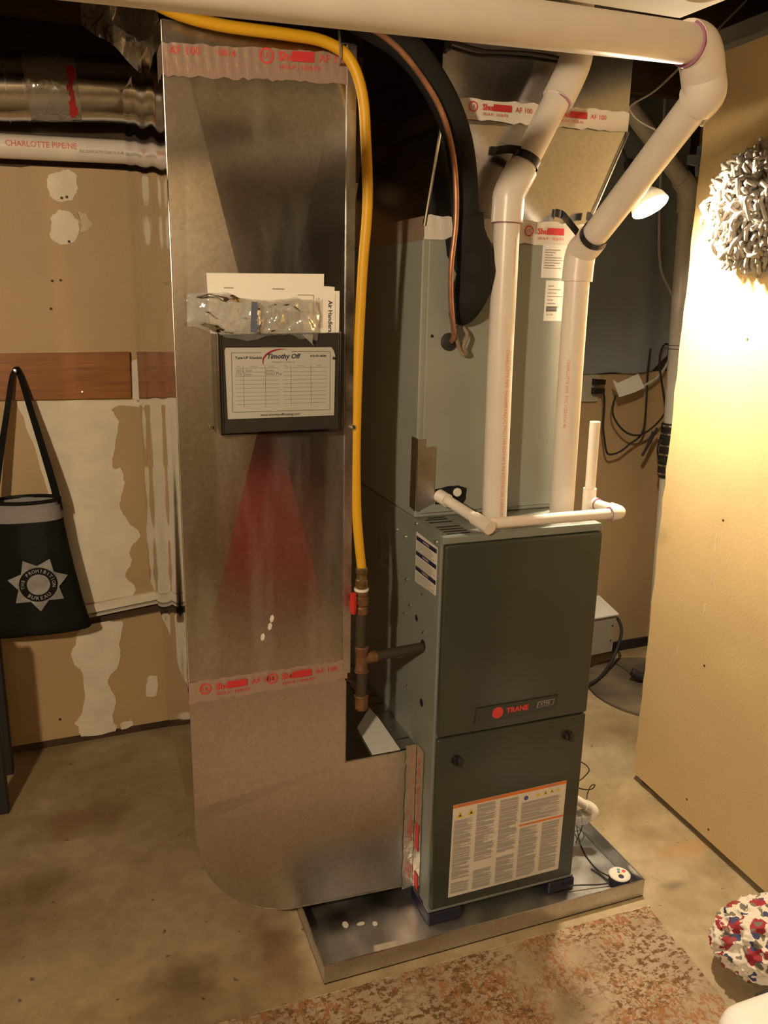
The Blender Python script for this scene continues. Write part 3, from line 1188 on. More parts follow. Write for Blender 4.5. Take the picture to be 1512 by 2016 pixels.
for u, v, s in ((0.06, 0.880, 0.012), (0.155, 0.885, 0.012), (0.81, 0.912, 0.008), (0.87, 0.917, 0.008)):
    q = [lab(u - s, v - s), lab(u + s, v - s), lab(u, v + s * 1.6)]
    bm.faces.new([bm.verts.new((x, -0.0182, z)) for x, y, z in q])
obj('hazard_symbol', bm, 'dark_ink', wl)
bm = B()
x, y, z = lab(0.635, 0.905)
disc(bm, x, z, 0.0065, front(-0.0179), 18)
obj('notice_symbol', bm, 'blue_ink', wl)
# left side: notice with navy bars
bm = B()
prism(bm, [(-0.145, 0.899), (-0.018, 0.905), (-0.018, 1.024), (-0.146, 1.028)], left(-0.0006), left(0.001))
sl = obj('side_notice', bm, 'label_white', fur)
bm = B()
for v in (1.0135, 0.975, 0.936):
    rect(bm, -0.143, -0.020, v - 0.0055, v + 0.0055, left(-0.0011))
obj('notice_bar', bm, 'navy_ink', sl)
bm = B()
for v in (1.0135, 0.975, 0.936):
    text(bm, 'WARNING', 0.008, lambda a, b: left(-0.0015)(-0.082 + a, v + b), 'CENTER')
obj('notice_lettering', bm, 'label_white', sl)
bm = B()
for v0 in (1.004, 0.9655, 0.9265):
    for i in range(6):
        e = -0.022 - 0.03 * rr.random()
        rect(bm, -0.139, e, v0 - i * 0.0042 - 0.0018, v0 - i * 0.0042, left(-0.0011))
obj('notice_lettering', bm, 'grey_ink', sl)
# grey wiring label further back
bm = B()
prism(bm, [(-0.395, 0.86), (-0.325, 0.862), (-0.325, 1.02), (-0.395, 1.02)], left(-0.0006), left(0.001))
wd = obj('wiring_label', bm, 'silver_print', fur)
bm = B()
for i in range(16):
    rect(bm, -0.39, -0.335 - 0.02 * rr.random(), 0.87 + i * 0.009, 0.873 + i * 0.009, left(-0.0011))
obj('label_lettering', bm, 'grey_ink', wd)
# side holes and screws
for (y, z, r, sq) in ((0.081, 0.752, 0.0150, 1.0), (0.079, 0.596, 0.0105, 1.0), (0.128, 0.806, 0.0085, 1.0), (0.10, 0.88, 0.003, 1), (0.088, 0.783, 0.003, 1)):
    bm = B()
    disc(bm, -y, z, r, left(-0.0008), 18, 0, sq)
    obj('knockout_hole', bm, 'black_void', fur)
for (y, z) in ((0.276, 0.998), (0.218, 0.995), (0.20, 0.885), (0.17, 0.825), (0.205, 0.79), (0.075, 0.79), (0.18, 0.70), (0.17, 0.60), (0.026, 1.036), (0.148, 1.048)):
    bm = B()
    lathe(bm, [(0, 0.0045), (0.003, 0.0045), (0.0045, 0.003), (0.0048, 0)][::-1], (0.0, y, z), (-1, 0, 0), 10)
    obj('screw', bm, 'chrome', fur)
# louvre slots on the top
for i, y in enumerate((0.157, 0.141, 0.116, 0.074, 0.053, 0.033, 0.014)):
    bm = B()
    box(bm, 0.020 if i else 0.035, 0.081, y - 0.0035, y + 0.0035, FT - 0.001, FT + 0.0006)
    obj('vent_slot', bm, 'black_void', fur)
for x0, x1, y0, y1, nm in ((-0.003, 0.092, -0.020, 0.10, 'foot'), (FW - 0.078, FW + 0.004, -0.020, 0.10, 'foot'), (0.0, 0.09, 0.6, 0.70, 'foot'), (FW - 0.08, FW, 0.6, 0.70, 'foot')):
    bm = B()
    box(bm, x0, x1, y0, y1, 0.0045, FB_ - 0.0015, 0.003, 1)
    obj(nm, bm, 'rubber_navy', fur, label='dark navy rubber pad')

# ------------------------------------------------------------------ coil cabinet on the furnace
CY = 0.166
coil = thing('coil_cabinet', 'grey cooling coil cabinet standing on top of the furnace', 'cabinet', (0.22, 0.43, 1.056))
bm = B()
box(bm, 0.002, FW, CY, 0.70, FT + 0.001, 1.722, 0.003, 1)
obj('casing', bm, 'cabinet_grey', coil)
bm = B()
box(bm, 0.016, FW - 0.01, CY - 0.005, CY, FT + 0.012, 1.715, 0.002, 1)
obj('front_panel', bm, 'cabinet_grey', coil)
FP = front(CY - 0.0062)
for (x0, x1, z0, z1, nm) in ((0.313, 0.384, 1.640, 1.718, 'rating_label'), (0.328, 0.386, 1.538, 1.634, 'spec_label')):
    bm = B()
    prism(bm, [(x0, z0), (x1, z0), (x1, z1), (x0, z1)], front(CY - 0.0060), front(CY - 0.005))
    q = obj(nm, bm, 'paper_cool', coil)
    bm = B()
    for i in range(8):
        v = z1 - 0.012 - i * (z1 - z0 - 0.03) / 8
        rect(bm, x0 + 0.006, x0 + 0.02 + 0.045 * rr.random(), v - 0.0022, v, front(CY - 0.0066))
    obj('label_lettering', bm, 'grey_ink', q)
bm = B()
for i in range(14):
    rect(bm, 0.333 + i * 0.0022, 0.3342 + i * 0.0022, 1.560, 1.573, front(CY - 0.0068))
text(bm, 'A-COIL', 0.006, lambda a, b: (0.334 + a, CY - 0.0068, 1.553 + b))
obj('barcode', bm, 'dark_ink', coil)
for x, z, r in ((0.072, 1.322, 0.006), (0.068, 1.19, 0.006)):
    bm = B()
    lathe(bm, [(r, 0), (r, 0.002), (r * 0.4, 0.0025), (0, 0.001)], (x, CY - 0.005, z), (0, -1, 0), 14)
    obj('plug', bm, 'cabinet_grey', coil)
bm = B()
disc(bm, 0.03, 1.50, 0.004, FP, 8)
disc(bm, 0.125, 1.06, 0.003, FP, 8)
obj('screw_hole', bm, 'black_void', coil)
bm = B()
lathe(bm, [(0.021, 0), (0.021, 0.004), (0.017, 0.006), (0.0, 0.007)], (0.074, CY - 0.005, 1.487), (0, -1, 0), 20)
obj('grommet', bm, 'black_rubber', coil, smooth=True)
# drain opening with plug
bm = B()
prism(bm, rough_poly([(0.055, 1.092), (0.125, 1.085), (0.139, 1.10), (0.137, 1.128), (0.105, 1.136), (0.052, 1.130)], 0.002, 3, 4), front(CY - 0.0068), front(CY - 0.005))
obj('drain_opening', bm, 'black_void', coil)
bm = B()
lathe(bm, [(0.011, 0), (0.011, 0.006), (0.009, 0.008), (0, 0.008)], (0.112, CY - 0.006, 1.118), (0, -1, 0), 18)
obj('drain_plug', bm, 'sealant', coil)
# foil patch wrapped over the lower left edge
bm = B()
for poly in ([(0.002, 1.075), (0.048, 1.095), (0.050, 1.235), (0.022, 1.237), (0.022, 1.255), (0.002, 1.257)],):
    prism(bm, rough_poly(poly, 0.0015, 3, 2), front(CY - 0.0085), front(CY - 0.004))
obj('foil_patch', bm, GALVD, coil)
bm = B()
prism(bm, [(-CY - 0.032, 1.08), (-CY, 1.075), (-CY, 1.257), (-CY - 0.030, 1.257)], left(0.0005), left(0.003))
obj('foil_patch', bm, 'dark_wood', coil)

# ------------------------------------------------------------------ plenum over the coil
ple = thing('supply_plenum', 'galvanised supply plenum flaring out above the grey coil cabinet', 'plenum', (0.22, 0.43, 1.722))
bm = B()
c0 = [(0.003, CY + 0.002, 1.722), (0.433, CY + 0.002, 1.722), (0.433, 0.70, 1.722), (0.003, 0.70, 1.722)]
c1 = [(0.003, CY, 1.760), (0.435, CY, 1.762), (0.435, 0.70, 1.762), (0.003, 0.70, 1.760)]
c2 = [(0.034, CY - 0.006, 1.962), (0.525, CY - 0.006, 1.982), (0.525, 0.70, 1.982), (0.034, 0.70, 1.962)]
rings = [[bm.verts.new(p) for p in c] for c in (c0, c1, c2)]
for a, b in zip(rings, rings[1:]):
    for i in range(4):
        bm.faces.new((a[i], a[(i + 1) % 4], b[(i + 1) % 4], b[i]))
obj('flare', bm, GALVL, ple)
bm = B()
hexa(bm, [(0.034, CY - 0.004, 1.962), (0.525, CY - 0.004, 1.982), (0.525, 0.70, 1.982), (0.034, 0.70, 1.962),
          (0.034, CY - 0.002, 2.298), (0.525, CY - 0.002, 2.298), (0.525, 0.70, 2.298), (0.034, 0.70, 2.298)])
obj('trunk_box', bm, GALVL, ple)
for (xa, za, xb, zb) in ((0.003, 1.745, 0.034, 1.962), (0.435, 1.765, 0.525, 1.982)):
    bm = B()
    tube(bm, [(xa, CY - 0.002, za), (xb, CY - 0.008, zb)], 0.0045, n=8, sm=False)
    obj('corner_seam', bm, 'chrome', ple)
n = 30
tape_strip(ple, [(0.003 + 0.432 * i / n, CY - 0.003 - 0.0012 * (i % 2), 1.768) for i in range(n + 1)], [(0.003 + 0.432 * i / n, CY - 0.003, 1.716) for i in range(n + 1)], m='label_white', seed=11)
tape_print(ple, 0.10, 0.425, 1.742, 0.048, lambda u, v: (u, CY - 0.0064, v), 0.16, 0.17)
tape_strip(ple, [(0.034 + 0.49 * i / n, CY - 0.009 - 0.001 * (i % 2), 2.016 + 0.010 * i / n) for i in range(n + 1)], [(0.034 + 0.49 * i / n, CY - 0.009, 1.972 + 0.010 * i / n) for i in range(n + 1)], m='label_white', seed=12)
tape_print(ple, 0.036, 0.52, 1.996, 0.042, lambda u, v: (u, CY - 0.0125, v + 0.008 * (u / 0.5)), 0.06, 0.20)
bm = B()
box(bm, 0.001, 0.003, CY, 0.62, 1.714, 1.766)
obj('tape_strip', bm, 'tape', ple)

# ------------------------------------------------------------------ PVC vent pipes
def ring(a, d, r, th=0.0018):
    d = Vector(d).normalized()
    bm = B()
    tube(bm, [Vector(a) - d * th, Vector(a) + d * th], r, n=24, sm=False)
    return bm


def strap(parent, c, axis, r, ends):
    """hanger strap: band round the pipe and its free ends"""
    ax = Vector(axis).normalized()
    s = Vector((1, 0, 0))
    s = (s - ax * s.dot(ax)).normalized()
    t = ax.cross(s)
    bm = B()
    w = ax * 0.009
    A, Bq = [], []
    for i in range(25):
        ang = 2 * math.pi * i / 24
        p = Vector(c) + (s * math.cos(ang) + t * math.sin(ang)) * (r + 0.003)
        A.append(bm.verts.new(p - w))
        Bq.append(bm.verts.new(p + w))
    for i in range(24):
        bm.faces.new((A[i], A[i + 1], Bq[i + 1], Bq[i]))
    o = obj('strap', bm, 'black_plastic', parent, smooth=True, label='black plastic hanger strap')
    for e in ends:
        bm = B()
        P = [Vector(p) for p in e]
        h = Vector((0.1, 0, 1)).normalized() * 0.009
        sp = spline(P, 5)
        qa = [bm.verts.new(p - h) for p in sp]
        qb = [bm.verts.new(p + h) for p in sp]
        back = Vector((0, 0.004, 0))
        qc = [bm.verts.new(p - h + back) for p in sp]
        qd = [bm.verts.new(p + h + back) for p in sp]
        for i in range(len(sp) - 1):
            for u_, v_ in ((qa, qb), (qd, qc), (qb, qd), (qc, qa)):
                bm.faces.new((u_[i], u_[i + 1], v_[i + 1], v_[i]))
        bm.faces.new((qa[0], qb[0], qd[0], qc[0]))
        bm.faces.new((qa[-1], qb[-1], qd[-1], qc[-1]))
        obj('strap_end', bm, 'black_plastic', o)


PR = 0.0302
v1 = thing('vent_pipe', 'white PVC vent pipe with red print, left of the two on furnace', 'pipe', (0.186, 0.10, 1.056))
bm = B()
tube(bm, [(0.189, 0.10, FT), (0.181, 0.10, 1.46), (0.179, 0.10, 1.77)], PR, n=28, sm=False)
obj('riser', bm, 'pvc', v1, smooth=True)
e0, e1, e2 = Vector((0.179, 0.10, 1.755)), Vector((0.180, 0.10, 1.815)), Vector((0.262, 0.102, 1.970))
bm = B()
tube(bm, [e0, e0 + (e1 - e0) * 0.7, (0.1815, 0.10, 1.818), (0.199, 0.10, 1.852), (0.210, 0.1005, 1.872)], 0.0365, n=28, k=4)
obj('coupling', bm, 'pvc', v1, smooth=True)
bm = B()
tube(bm, [(0.200, 0.10, 1.855), (0.318, 0.104, 2.075)], PR, n=28, sm=False)
obj('offset_run', bm, 'pvc', v1, smooth=True)
bm = B()
tube(bm, [(0.292, 0.103, 2.022), (0.315, 0.104, 2.066), (0.331, 0.105, 2.105), (0.334, 0.105, 2.14), (0.334, 0.105, 2.17)], 0.0365, n=28, k=4)
obj('elbow', bm, 'pvc', v1, smooth=True)
bm = B()
tube(bm, [(0.334, 0.105, 2.16), (0.334, 0.105, 2.30)], PR, n=28, sm=False)
obj('riser', bm, 'pvc', v1, smooth=True)
obj('primer_ring', ring((0.179, 0.10, 1.754), (0, 0, 1), 0.0315), 'primer', v1)
obj('primer_ring', ring((0.291, 0.103, 2.020), (0.47, 0, 0.88), 0.0312), 'primer', v1)
strap(v1, (0.219, 0.1005, 1.889), (0.47, 0.005, 0.88), PR, [[(0.196, 0.085, 1.906), (0.184, 0.120, 1.914), (0.172, 0.152, 1.914), (0.158, 0.156, 1.914)]])


def pipe_text(parent, s, size, z0, xc, yc, r, ang, lean=0.0, name='pipe_lettering', ink='pvc_ink'):
    bm = B()

    def fn(u, v):
        t_ = ang + v / r
        z = z0 - u
        return (xc + lean * (z - 1.06) + r * math.cos(t_), yc + r * math.sin(t_), z)
    text(bm, s, size, fn)
    return obj(name, bm, ink, parent)


pipe_text(v1, 'CHARLOTTE PIPE  NONMETALLIC PVC 1120 SCH 40 2 IN ASTM D1785 MADE IN USA', 0.0115, 1.475, 0.1895, 0.10, PR + 0.0006, -1.50, -0.020)
pipe_text(v1, 'ASTM D2665 NSF-DWV', 0.008, 1.72, 0.189, 0.10, PR + 0.0006, -1.25, -0.016)
pipe_text(v1, 'PVC 1120 PR 280', 0.006, 1.47, 0.1895, 0.10, PR + 0.0006, -1.15, -0.020, ink='grey_ink')

v2 = thing('vent_pipe', 'white PVC vent pipe bending forward beside lit bulb, right of the two', 'pipe', (0.381, 0.10, 1.056))
bm = B()
tube(bm, [(0.383, 0.10, FT), (0.377, 0.10, 1.46), (0.376, 0.10, 1.64)], PR, n=28, sm=False)
obj('riser', bm, 'pvc', v2, smooth=True)
b0 = Vector((0.379, 0.092, 1.700))
bS = Vector((0.341, -0.302, 1.945))
bdir = (bS - b0).normalized()
bm = B()
tube(bm, [(0.376, 0.10, 1.632), (0.377, 0.0995, 1.672), (0.3785, 0.094, 1.700), b0 + bdir * 0.030, b0 + bdir * 0.052], 0.0362, n=28, k=4)
obj('coupling', bm, 'pvc', v2, smooth=True)
bm = B()
tube(bm, [b0 + bdir * 0.03, bS + bdir * 0.02], PR, n=28, sm=False)
obj('offset_run', bm, 'pvc', v2, smooth=True)
HR = 0.0322
corner = Vector((0.322, -0.340, 2.007))
pe = Vector((0.277, -0.345, 2.022))
ph_b = Vector((-0.259, -0.478, 1.968))
hd_ = (ph_b - pe).normalized()
bm = B()
tube(bm, [bS, bS + bdir * 0.022, corner + (bS - corner) * 0.42, corner + Vector((-0.010, 0.004, -0.004)), corner + (pe - corner) * 0.6 + Vector((0, 0, 0.003)), pe, pe + hd_ * 0.006], 0.0385, n=28, k=5)
obj('elbow', bm, 'pvc', v2, smooth=True)
bm = B()
tube(bm, [pe, ph_b + hd_ * 0.85], HR, n=32, sm=False)
obj('header_run', bm, 'pvc', v2, smooth=True)
obj('primer_ring', ring(pe + hd_ * 0.007, hd_, 0.0372), 'primer', v2)
obj('primer_ring', ring(bS, bdir, 0.0345), 'primer', v2)
strap(v2, b0 + bdir * 0.062, bdir, PR, [[(0.345, 0.062, 1.738), (0.343, 0.10, 1.765), (0.352, 0.145, 1.785), (0.338, 0.157, 1.790)],
                                         [(0.412, 0.075, 1.755), (0.415, 0.125, 1.782), (0.425, 0.152, 1.786)]])
pipe_text(v2, 'CHARLOTTE PIPE  PVC 1120 SCH 40', 0.0105, 1.45, 0.383, 0.10, PR + 0.0006, -2.35, -0.015)
bm = B()
so = (_r * 0.86 - _u * 0.45) * 0.032
for i in range(7):
    p = bS - bdir * (0.004 + 0.005 * i) + so * (1 + 0.08 * R.random())
    sphere(bm, p, 0.004 + 0.002 * R.random(), 7, 5)
o = obj('sealant_bead', bm, 'sealant', v2, smooth=True)
o['kind'] = 'stuff'

# ------------------------------------------------------------------ condensate drain lines on the furnace top
dr = thing('condensate_drain', 'thin white PVC drain line running across the furnace top', 'pipe', (0.25, 0.05, 1.056))
DR = 0.0133
bm = B()
tube(bm, [(0.066, 0.158, 1.112), (0.106, -0.004, 1.079)], DR, n=20, sm=False)
obj('drain_pipe', bm, 'pvc', dr, smooth=True)
bm = B()
tube(bm, [(0.064, 0.160, 1.112), (0.072, 0.128, 1.106)], 0.0168, n=20, sm=False)
obj('adapter', bm, 'pvc', dr, smooth=True)
bm = B()
tube(bm, [(0.098, 0.028, 1.085), (0.1115, -0.026, 1.0745)], 0.0165, n=20, sm=False)
tube(bm, [(0.106, -0.004, 1.079), (0.132, -0.002, 1.079)], 0.0160, n=20, sm=False)
obj('tee', bm, 'pvc', dr, smooth=True)
bm = B()
tube(bm, [(0.12, -0.003, 1.079), (0.475, -0.012, 1.081)], DR, n=20, sm=False)
obj('drain_pipe', bm, 'pvc', dr, smooth=True)
bm = B()
tube(bm, [(0.448, -0.0115, 1.081), (0.468, -0.012, 1.081), (0.481, -0.004, 1.081), (0.482, 0.010, 1.081), (0.481, 0.028, 1.081)], 0.0166, n=20, k=4)
obj('elbow', bm, 'pvc', dr, smooth=True)
bm = B()
tube(bm, [(0.482, 0.01, 1.081), (0.470, 0.10, 1.081)], DR, n=20, sm=False)
obj('drain_pipe', bm, 'pvc', dr, smooth=True)
bm = B()
tube(bm, [(0.468, 0.105, 1.052), (0.467, 0.105, 1.118)], 0.0172, n=20, sm=False)
tube(bm, [(0.473, 0.078, 1.081), (0.468, 0.105, 1.081)], 0.0166, n=20, sm=False)
obj('tee', bm, 'pvc', dr, smooth=True)
bm = B()
tube(bm, [(0.4675, 0.105, 1.10), (0.463, 0.102, 1.292)], DR, n=20, sm=False, hollow=0.78)
obj('standpipe', bm, 'pvc', dr, smooth=True, angle=50)
obj('primer_ring', ring((0.448, -0.0115, 1.081), (1, 0, 0), 0.0172, 0.001), 'primer', dr)
obj('primer_ring', ring((0.4745, 0.076, 1.081), (-0.1, 1, 0), 0.0168, 0.001), 'primer', dr)

# ------------------------------------------------------------------ gas line
gh = thing('gas_hose', 'yellow flexible gas hose draped over and down the duct edge', 'hose', (-0.163, 0.085, 0.97))
bm = B()
tube(bm, [(-0.66, 0.06, 2.16), (-0.615, 0.062, 2.112), (-0.557, 0.062, 2.083), (-0.47, 0.062, 2.070), (-0.346, 0.062, 2.069), (-0.265, 0.064, 2.066), (-0.214, 0.060, 2.041),
          (-0.186, 0.058, 1.981), (-0.174, 0.065, 1.891), (-0.165, 0.075, 1.775), (-0.170, 0.085, 1.653), (-0.174, 0.093, 1.505), (-0.176, 0.098, 1.35),
          (-0.177, 0.098, 1.235), (-0.175, 0.094, 1.116), (-0.171, 0.088, 1.042), (-0.163, 0.085, 0.965)], 0.0112, n=16, k=5)
obj('hose', bm, 'yellow_hose', gh, smooth=True)
bm = B()
tube(bm, [(-0.232, 0.085, 2.120), (-0.236, 0.06, 2.095), (-0.236, 0.046, 2.060), (-0.232, 0.055, 2.040), (-0.225, 0.088, 2.036)], 0.003, n=6, k=4)
obj('hose_clip', bm, GALVD, gh)
gv = thing('gas_valve_assembly', 'brass gas valve and black iron pipe feeding the furnace side', 'gas valve', (-0.163, 0.085, 0.60))
gx, gy = -0.163, 0.085
bm = B()
lathe(bm, [(0.0135, 0.918), (0.0155, 0.922), (0.0155, 0.940), (0.0125, 0.943), (0.0125, 0.955), (0.0150, 0.958), (0.0150, 0.968), (0.011, 0.972)], (gx, gy, 0), (0, 0, 1), 8)
obj('flare_nut', bm, 'brass', gv)
bm = B()
lathe(bm, [(0.0172, 0.913), (0.018, 0.916), (0.0172, 0.919)], (gx, gy, 0), (0, 0, 1), 20)
obj('sealant_ring', bm, 'sealant', gv)
bm = B()
lathe(bm, [(0.013, 0.853), (0.0165, 0.856), (0.0165, 0.870), (0.014, 0.874), (0.0185, 0.880), (0.0185, 0.895), (0.014, 0.900), (0.0165, 0.904), (0.0165, 0.914), (0.013, 0.915)], (gx, gy, 0), (0, 0, 1), 16)
vb = obj('valve_body', bm, 'bronze', gv)
bm = B()
cyl(bm, (gx, gy, 0.888), (gx - 0.024, gy - 0.012, 0.888), 0.006, 12)
prism(bm, [(-0.006, -0.026), (0.006, -0.026), (0.008, -0.008), (0.008, 0.008), (0.006, 0.026), (-0.006, 0.026), (-0.009, 0.006), (-0.009, -0.006)],
      lambda u, v: (gx - 0.022 + u * 0.4, gy - 0.012 - u, 0.888 + v), lambda u, v: (gx - 0.028 + u * 0.4, gy - 0.016 - u, 0.888 + v))
obj('valve_handle', bm, 'red_handle', gv, label='red quarter-turn handle')
bm = B()
cyl(bm, (gx, gy, 0.765), (gx, gy, 0.856), 0.0132, 16)
obj('iron_pipe', bm, 'iron_pipe', gv, smooth=True)
bm = B()
cyl(bm, (gx + 0.004, gy, 0.64), (gx + 0.004, gy, 0.712), 0.0132, 16)
obj('iron_pipe', bm, 'iron_pipe', gv, smooth=True)
bm = B()
cyl(bm, (gx + 0.02, gy, 0.738), (0.004, gy, 0.745), 0.0128, 16)
obj('iron_pipe', bm, 'iron_pipe', gv, smooth=True)
bm = B()
lathe(bm, [(0.0125, 0.704), (0.0172, 0.706), (0.0172, 0.712), (0.0150, 0.716), (0.0155, 0.757), (0.0172, 0.760), (0.0172, 0.767), (0.012, 0.769)], (gx + 0.003, gy, 0), (0, 0, 1), 18)
cyl(bm, (gx + 0.003, gy, 0.737), (gx + 0.040, gy, 0.739), 0.0145, 16)
obj('tee', bm, 'bronze', gv, smooth=True)
for z in (0.768, 0.7045, 0.6385):
    bm = B()
    lathe(bm, [(0.0155, z - 0.003), (0.0185, z), (0.0155, z + 0.003)], (gx + 0.003, gy, 0), (0, 0, 1), 18)
    obj('fitting_lip', bm, 'bronze', gv)
bm = B()
lathe(bm, [(0.0, 0.600), (0.013, 0.601), (0.0165, 0.606), (0.0165, 0.640), (0.012, 0.643)], (gx + 0.004, gy, 0), (0, 0, 1), 8)
obj('drip_cap', bm, 'bronze', gv)
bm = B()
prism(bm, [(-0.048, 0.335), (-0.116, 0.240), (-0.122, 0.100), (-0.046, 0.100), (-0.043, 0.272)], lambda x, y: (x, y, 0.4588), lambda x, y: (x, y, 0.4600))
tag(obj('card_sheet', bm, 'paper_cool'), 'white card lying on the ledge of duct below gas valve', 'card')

# ------------------------------------------------------------------ refrigerant lines
rl = thing('suction_line', 'thick black insulated refrigerant line curving down to coil cabinet', 'pipe', (0.10, 0.12, 1.53))
bm = B()
tube(bm, [(-0.36, 0.10, 2.19), (-0.204, 0.055, 2.118), (-0.104, 0.055, 2.078), (-0.030, 0.07, 2.022), (0.028, 0.09, 1.955), (0.060, 0.10, 1.876), (0.078, 0.105, 1.761), (0.092, 0.115, 1.70)],
     [0.031, 0.031, 0.031, 0.031, 0.031, 0.031], n=18)
obj('foam_sleeve', bm, 'foam_black', rl, smooth=True)
bm = B()
tube(bm, [(0.080, 0.105, 1.765), (0.098, 0.11, 1.70), (0.112, 0.115, 1.65), (0.108, 0.12, 1.60), (0.100, 0.135, 1.565), (0.092, 0.160, 1.545)],
     [0.036, 0.041, 0.046, 0.040, 0.034, 0.026], n=14, k=4)
for v in bm.verts:
    d = noise.noise(v.co * 22)
    v.co += Vector((d, d * 0.3, 0.3 * d)) * 0.013
obj('foam_wrap', bm, 'foam_black', rl, smooth=True, angle=50)
bm = B()
prism(bm, [(0.040, 1.715), (0.095, 1.74), (0.095, 1.60), (0.060, 1.66), (0.046, 1.68)], front(0.122), front(0.128))
prism(bm, [(0.10, 1.74), (0.148, 1.69), (0.140, 1.62), (0.122, 1.555), (0.105, 1.545), (0.10, 1.60)], front(0.118), front(0.126))
obj('foam_flap', bm, 'foam_black', rl)
ll = thing('liquid_line', 'thin bare copper tube running beside black insulated line', 'pipe', (0.08, 0.14, 1.47))
bm = B()
tube(bm, [(-0.38, 0.05, 2.15), (-0.222, 0.018, 2.098), (-0.133, 0.024, 2.066), (-0.057, 0.036, 2.006), (-0.008, 0.048, 1.945), (0.022, 0.055, 1.859), (0.034, 0.062, 1.757), (0.030, 0.068, 1.661),
          (0.036, 0.078, 1.595), (0.046, 0.088, 1.55), (0.070, 0.125, 1.505), (0.076, 0.150, 1.489)], 0.0062, n=12)
obj('copper_tube', bm, 'copper', ll, smooth=True)
bm = B()
tube(bm, [(0.098, 0.148, 1.528), (0.107, 0.13, 1.505), (0.098, 0.128, 1.478), (0.108, 0.132, 1.462), (0.10, 0.142, 1.462), (0.082, 0.140, 1.500), (0.076, 0.14, 1.53)], 0.0045, n=10)
obj('copper_loop', bm, 'iron_tube', ll, smooth=True)
cb = thing('control_cable', 'black cable stapled across the top of supply plenum', 'cable', (0.2, 0.15, 2.1))
bm = B()
tube(bm, [(0.030, 0.152, 2.128), (0.045, 0.148, 2.122), (0.12, 0.146, 2.112), (0.18, 0.148, 2.116), (0.26, 0.147, 2.120), (0.33, 0.150, 2.118)], 0.0042, n=8)
obj('cable', bm, 'black_rubber', cb, smooth=True)
bm = B()
box(bm, 0.030, 0.048, 0.146, 0.158, 2.104, 2.134, 0.003, 1)
obj('cable_clip', bm, 'black_plastic', cb)

# ------------------------------------------------------------------ document holder on the duct
hd = thing('document_holder', 'clear acrylic document pocket screwed to front of the duct', 'document holder', (-0.36, 0.08, 1.30))
bm = B()
box(bm, -0.497, -0.222, 0.083, 0.0855, 1.302, 1.520)
obj('back_plate', bm, 'clear_acrylic', hd)
bm = B()
prism(bm, [(-0.486, 1.297), (-0.229, 1.303), (-0.228, 1.513), (-0.486, 1.507)], front(0.052), front(0.0545))
obj('front_plate', bm, 'clear_acrylic', hd)
bm = B()
box(bm, -0.4885, -0.486, 0.0545, 0.083, 1.302, 1.51)
box(bm, -0.2285, -0.226, 0.0545, 0.083, 1.302, 1.513)
box(bm, -0.486, -0.2285, 0.0545, 0.083, 1.300, 1.3025)
obj('side_rail', bm, 'clear_acrylic', hd)
for x, z in ((-0.502, 1.312), (-0.186, 1.302)):
    bm = B()
    lathe(bm, [(0.006, 0), (0.006, 0.004), (0.003, 0.007), (0, 0.007)], (x, 0.090, z), (0, -1, 0), 10)
    obj('screw', bm, 'chrome', hd)
bm = B()
prism(bm, [(-0.4845, 1.304), (-0.2305, 1.306), (-0.2305, 1.511), (-0.4845, 1.505)], front(0.0640), front(0.0650))
obj('backing_sheet', bm, 'smoke_sheet', hd, label='dark smoky backing sheet')
# papers in the pocket
def sheet(name, label, pts, y, m='paper'):
    bm = B()
    prism(bm, pts, lambda u, v: (u, y - 0.03 * max(0, 1.51 - v) * 0, v), lambda u, v: (u, y + 0.0008, v))
    o = obj(name, bm, m)
    return tag(o, label, 'paper', 'papers in the document pocket')


sheet('paper_sheet', 'blank white sheet standing tallest at back of the pocket', [(-0.478, 1.40), (-0.262, 1.40), (-0.258, 1.631), (-0.503, 1.626), (-0.499, 1.508), (-0.478, 1.506)], 0.0795)
p2 = sheet('paper_sheet', 'white sheet with ruled border just behind the front booklet', [(-0.478, 1.32), (-0.240, 1.32), (-0.236, 1.605), (-0.248, 1.606), (-0.476, 1.604)], 0.0755)
bm = B()
for v in (1.598, 1.592):
    rect(bm, -0.47, -0.45, v - 0.001, v + 0.001, front(0.0750))
rect(bm, -0.47, -0.245, 1.588, 1.5888, front(0.0750))
rect(bm, -0.37, -0.345, 1.597, 1.5995, front(0.0750))
obj('ruled_line', bm, 'grey_ink', p2)
p3 = sheet('booklet', 'printed installation booklet turned sideways in front of pocket papers', [(-0.472, 1.318), (-0.229, 1.318), (-0.2265, 1.597), (-0.472, 1.594)], 0.0700)
bm = B()
text(bm, 'Air Handlers, F', 0.0125, lambda a, b: (-0.2475 + b, 0.0694, 1.577 - a), bold=0.0003)
rect(bm, -0.284, -0.283, 1.545, 1.587, front(0.0694))
obj('booklet_lettering', bm, 'navy_ink', p3)
bm = B()
for i in range(7):
    rect(bm, -0.278 + i * 0.0022, -0.2772 + i * 0.0022, 1.52, 1.585 - 0.01 * rr.random(), front(0.0694))
for i in range(14):
    rect(bm, -0.318 + i * 0.0025, -0.3166 + i * 0.0025, 1.586, 1.5885, front(0.0694))
rect(bm, -0.2365, -0.2358, 1.33, 1.59, front(0.0694))
obj('booklet_print', bm, 'grey_ink', p3)
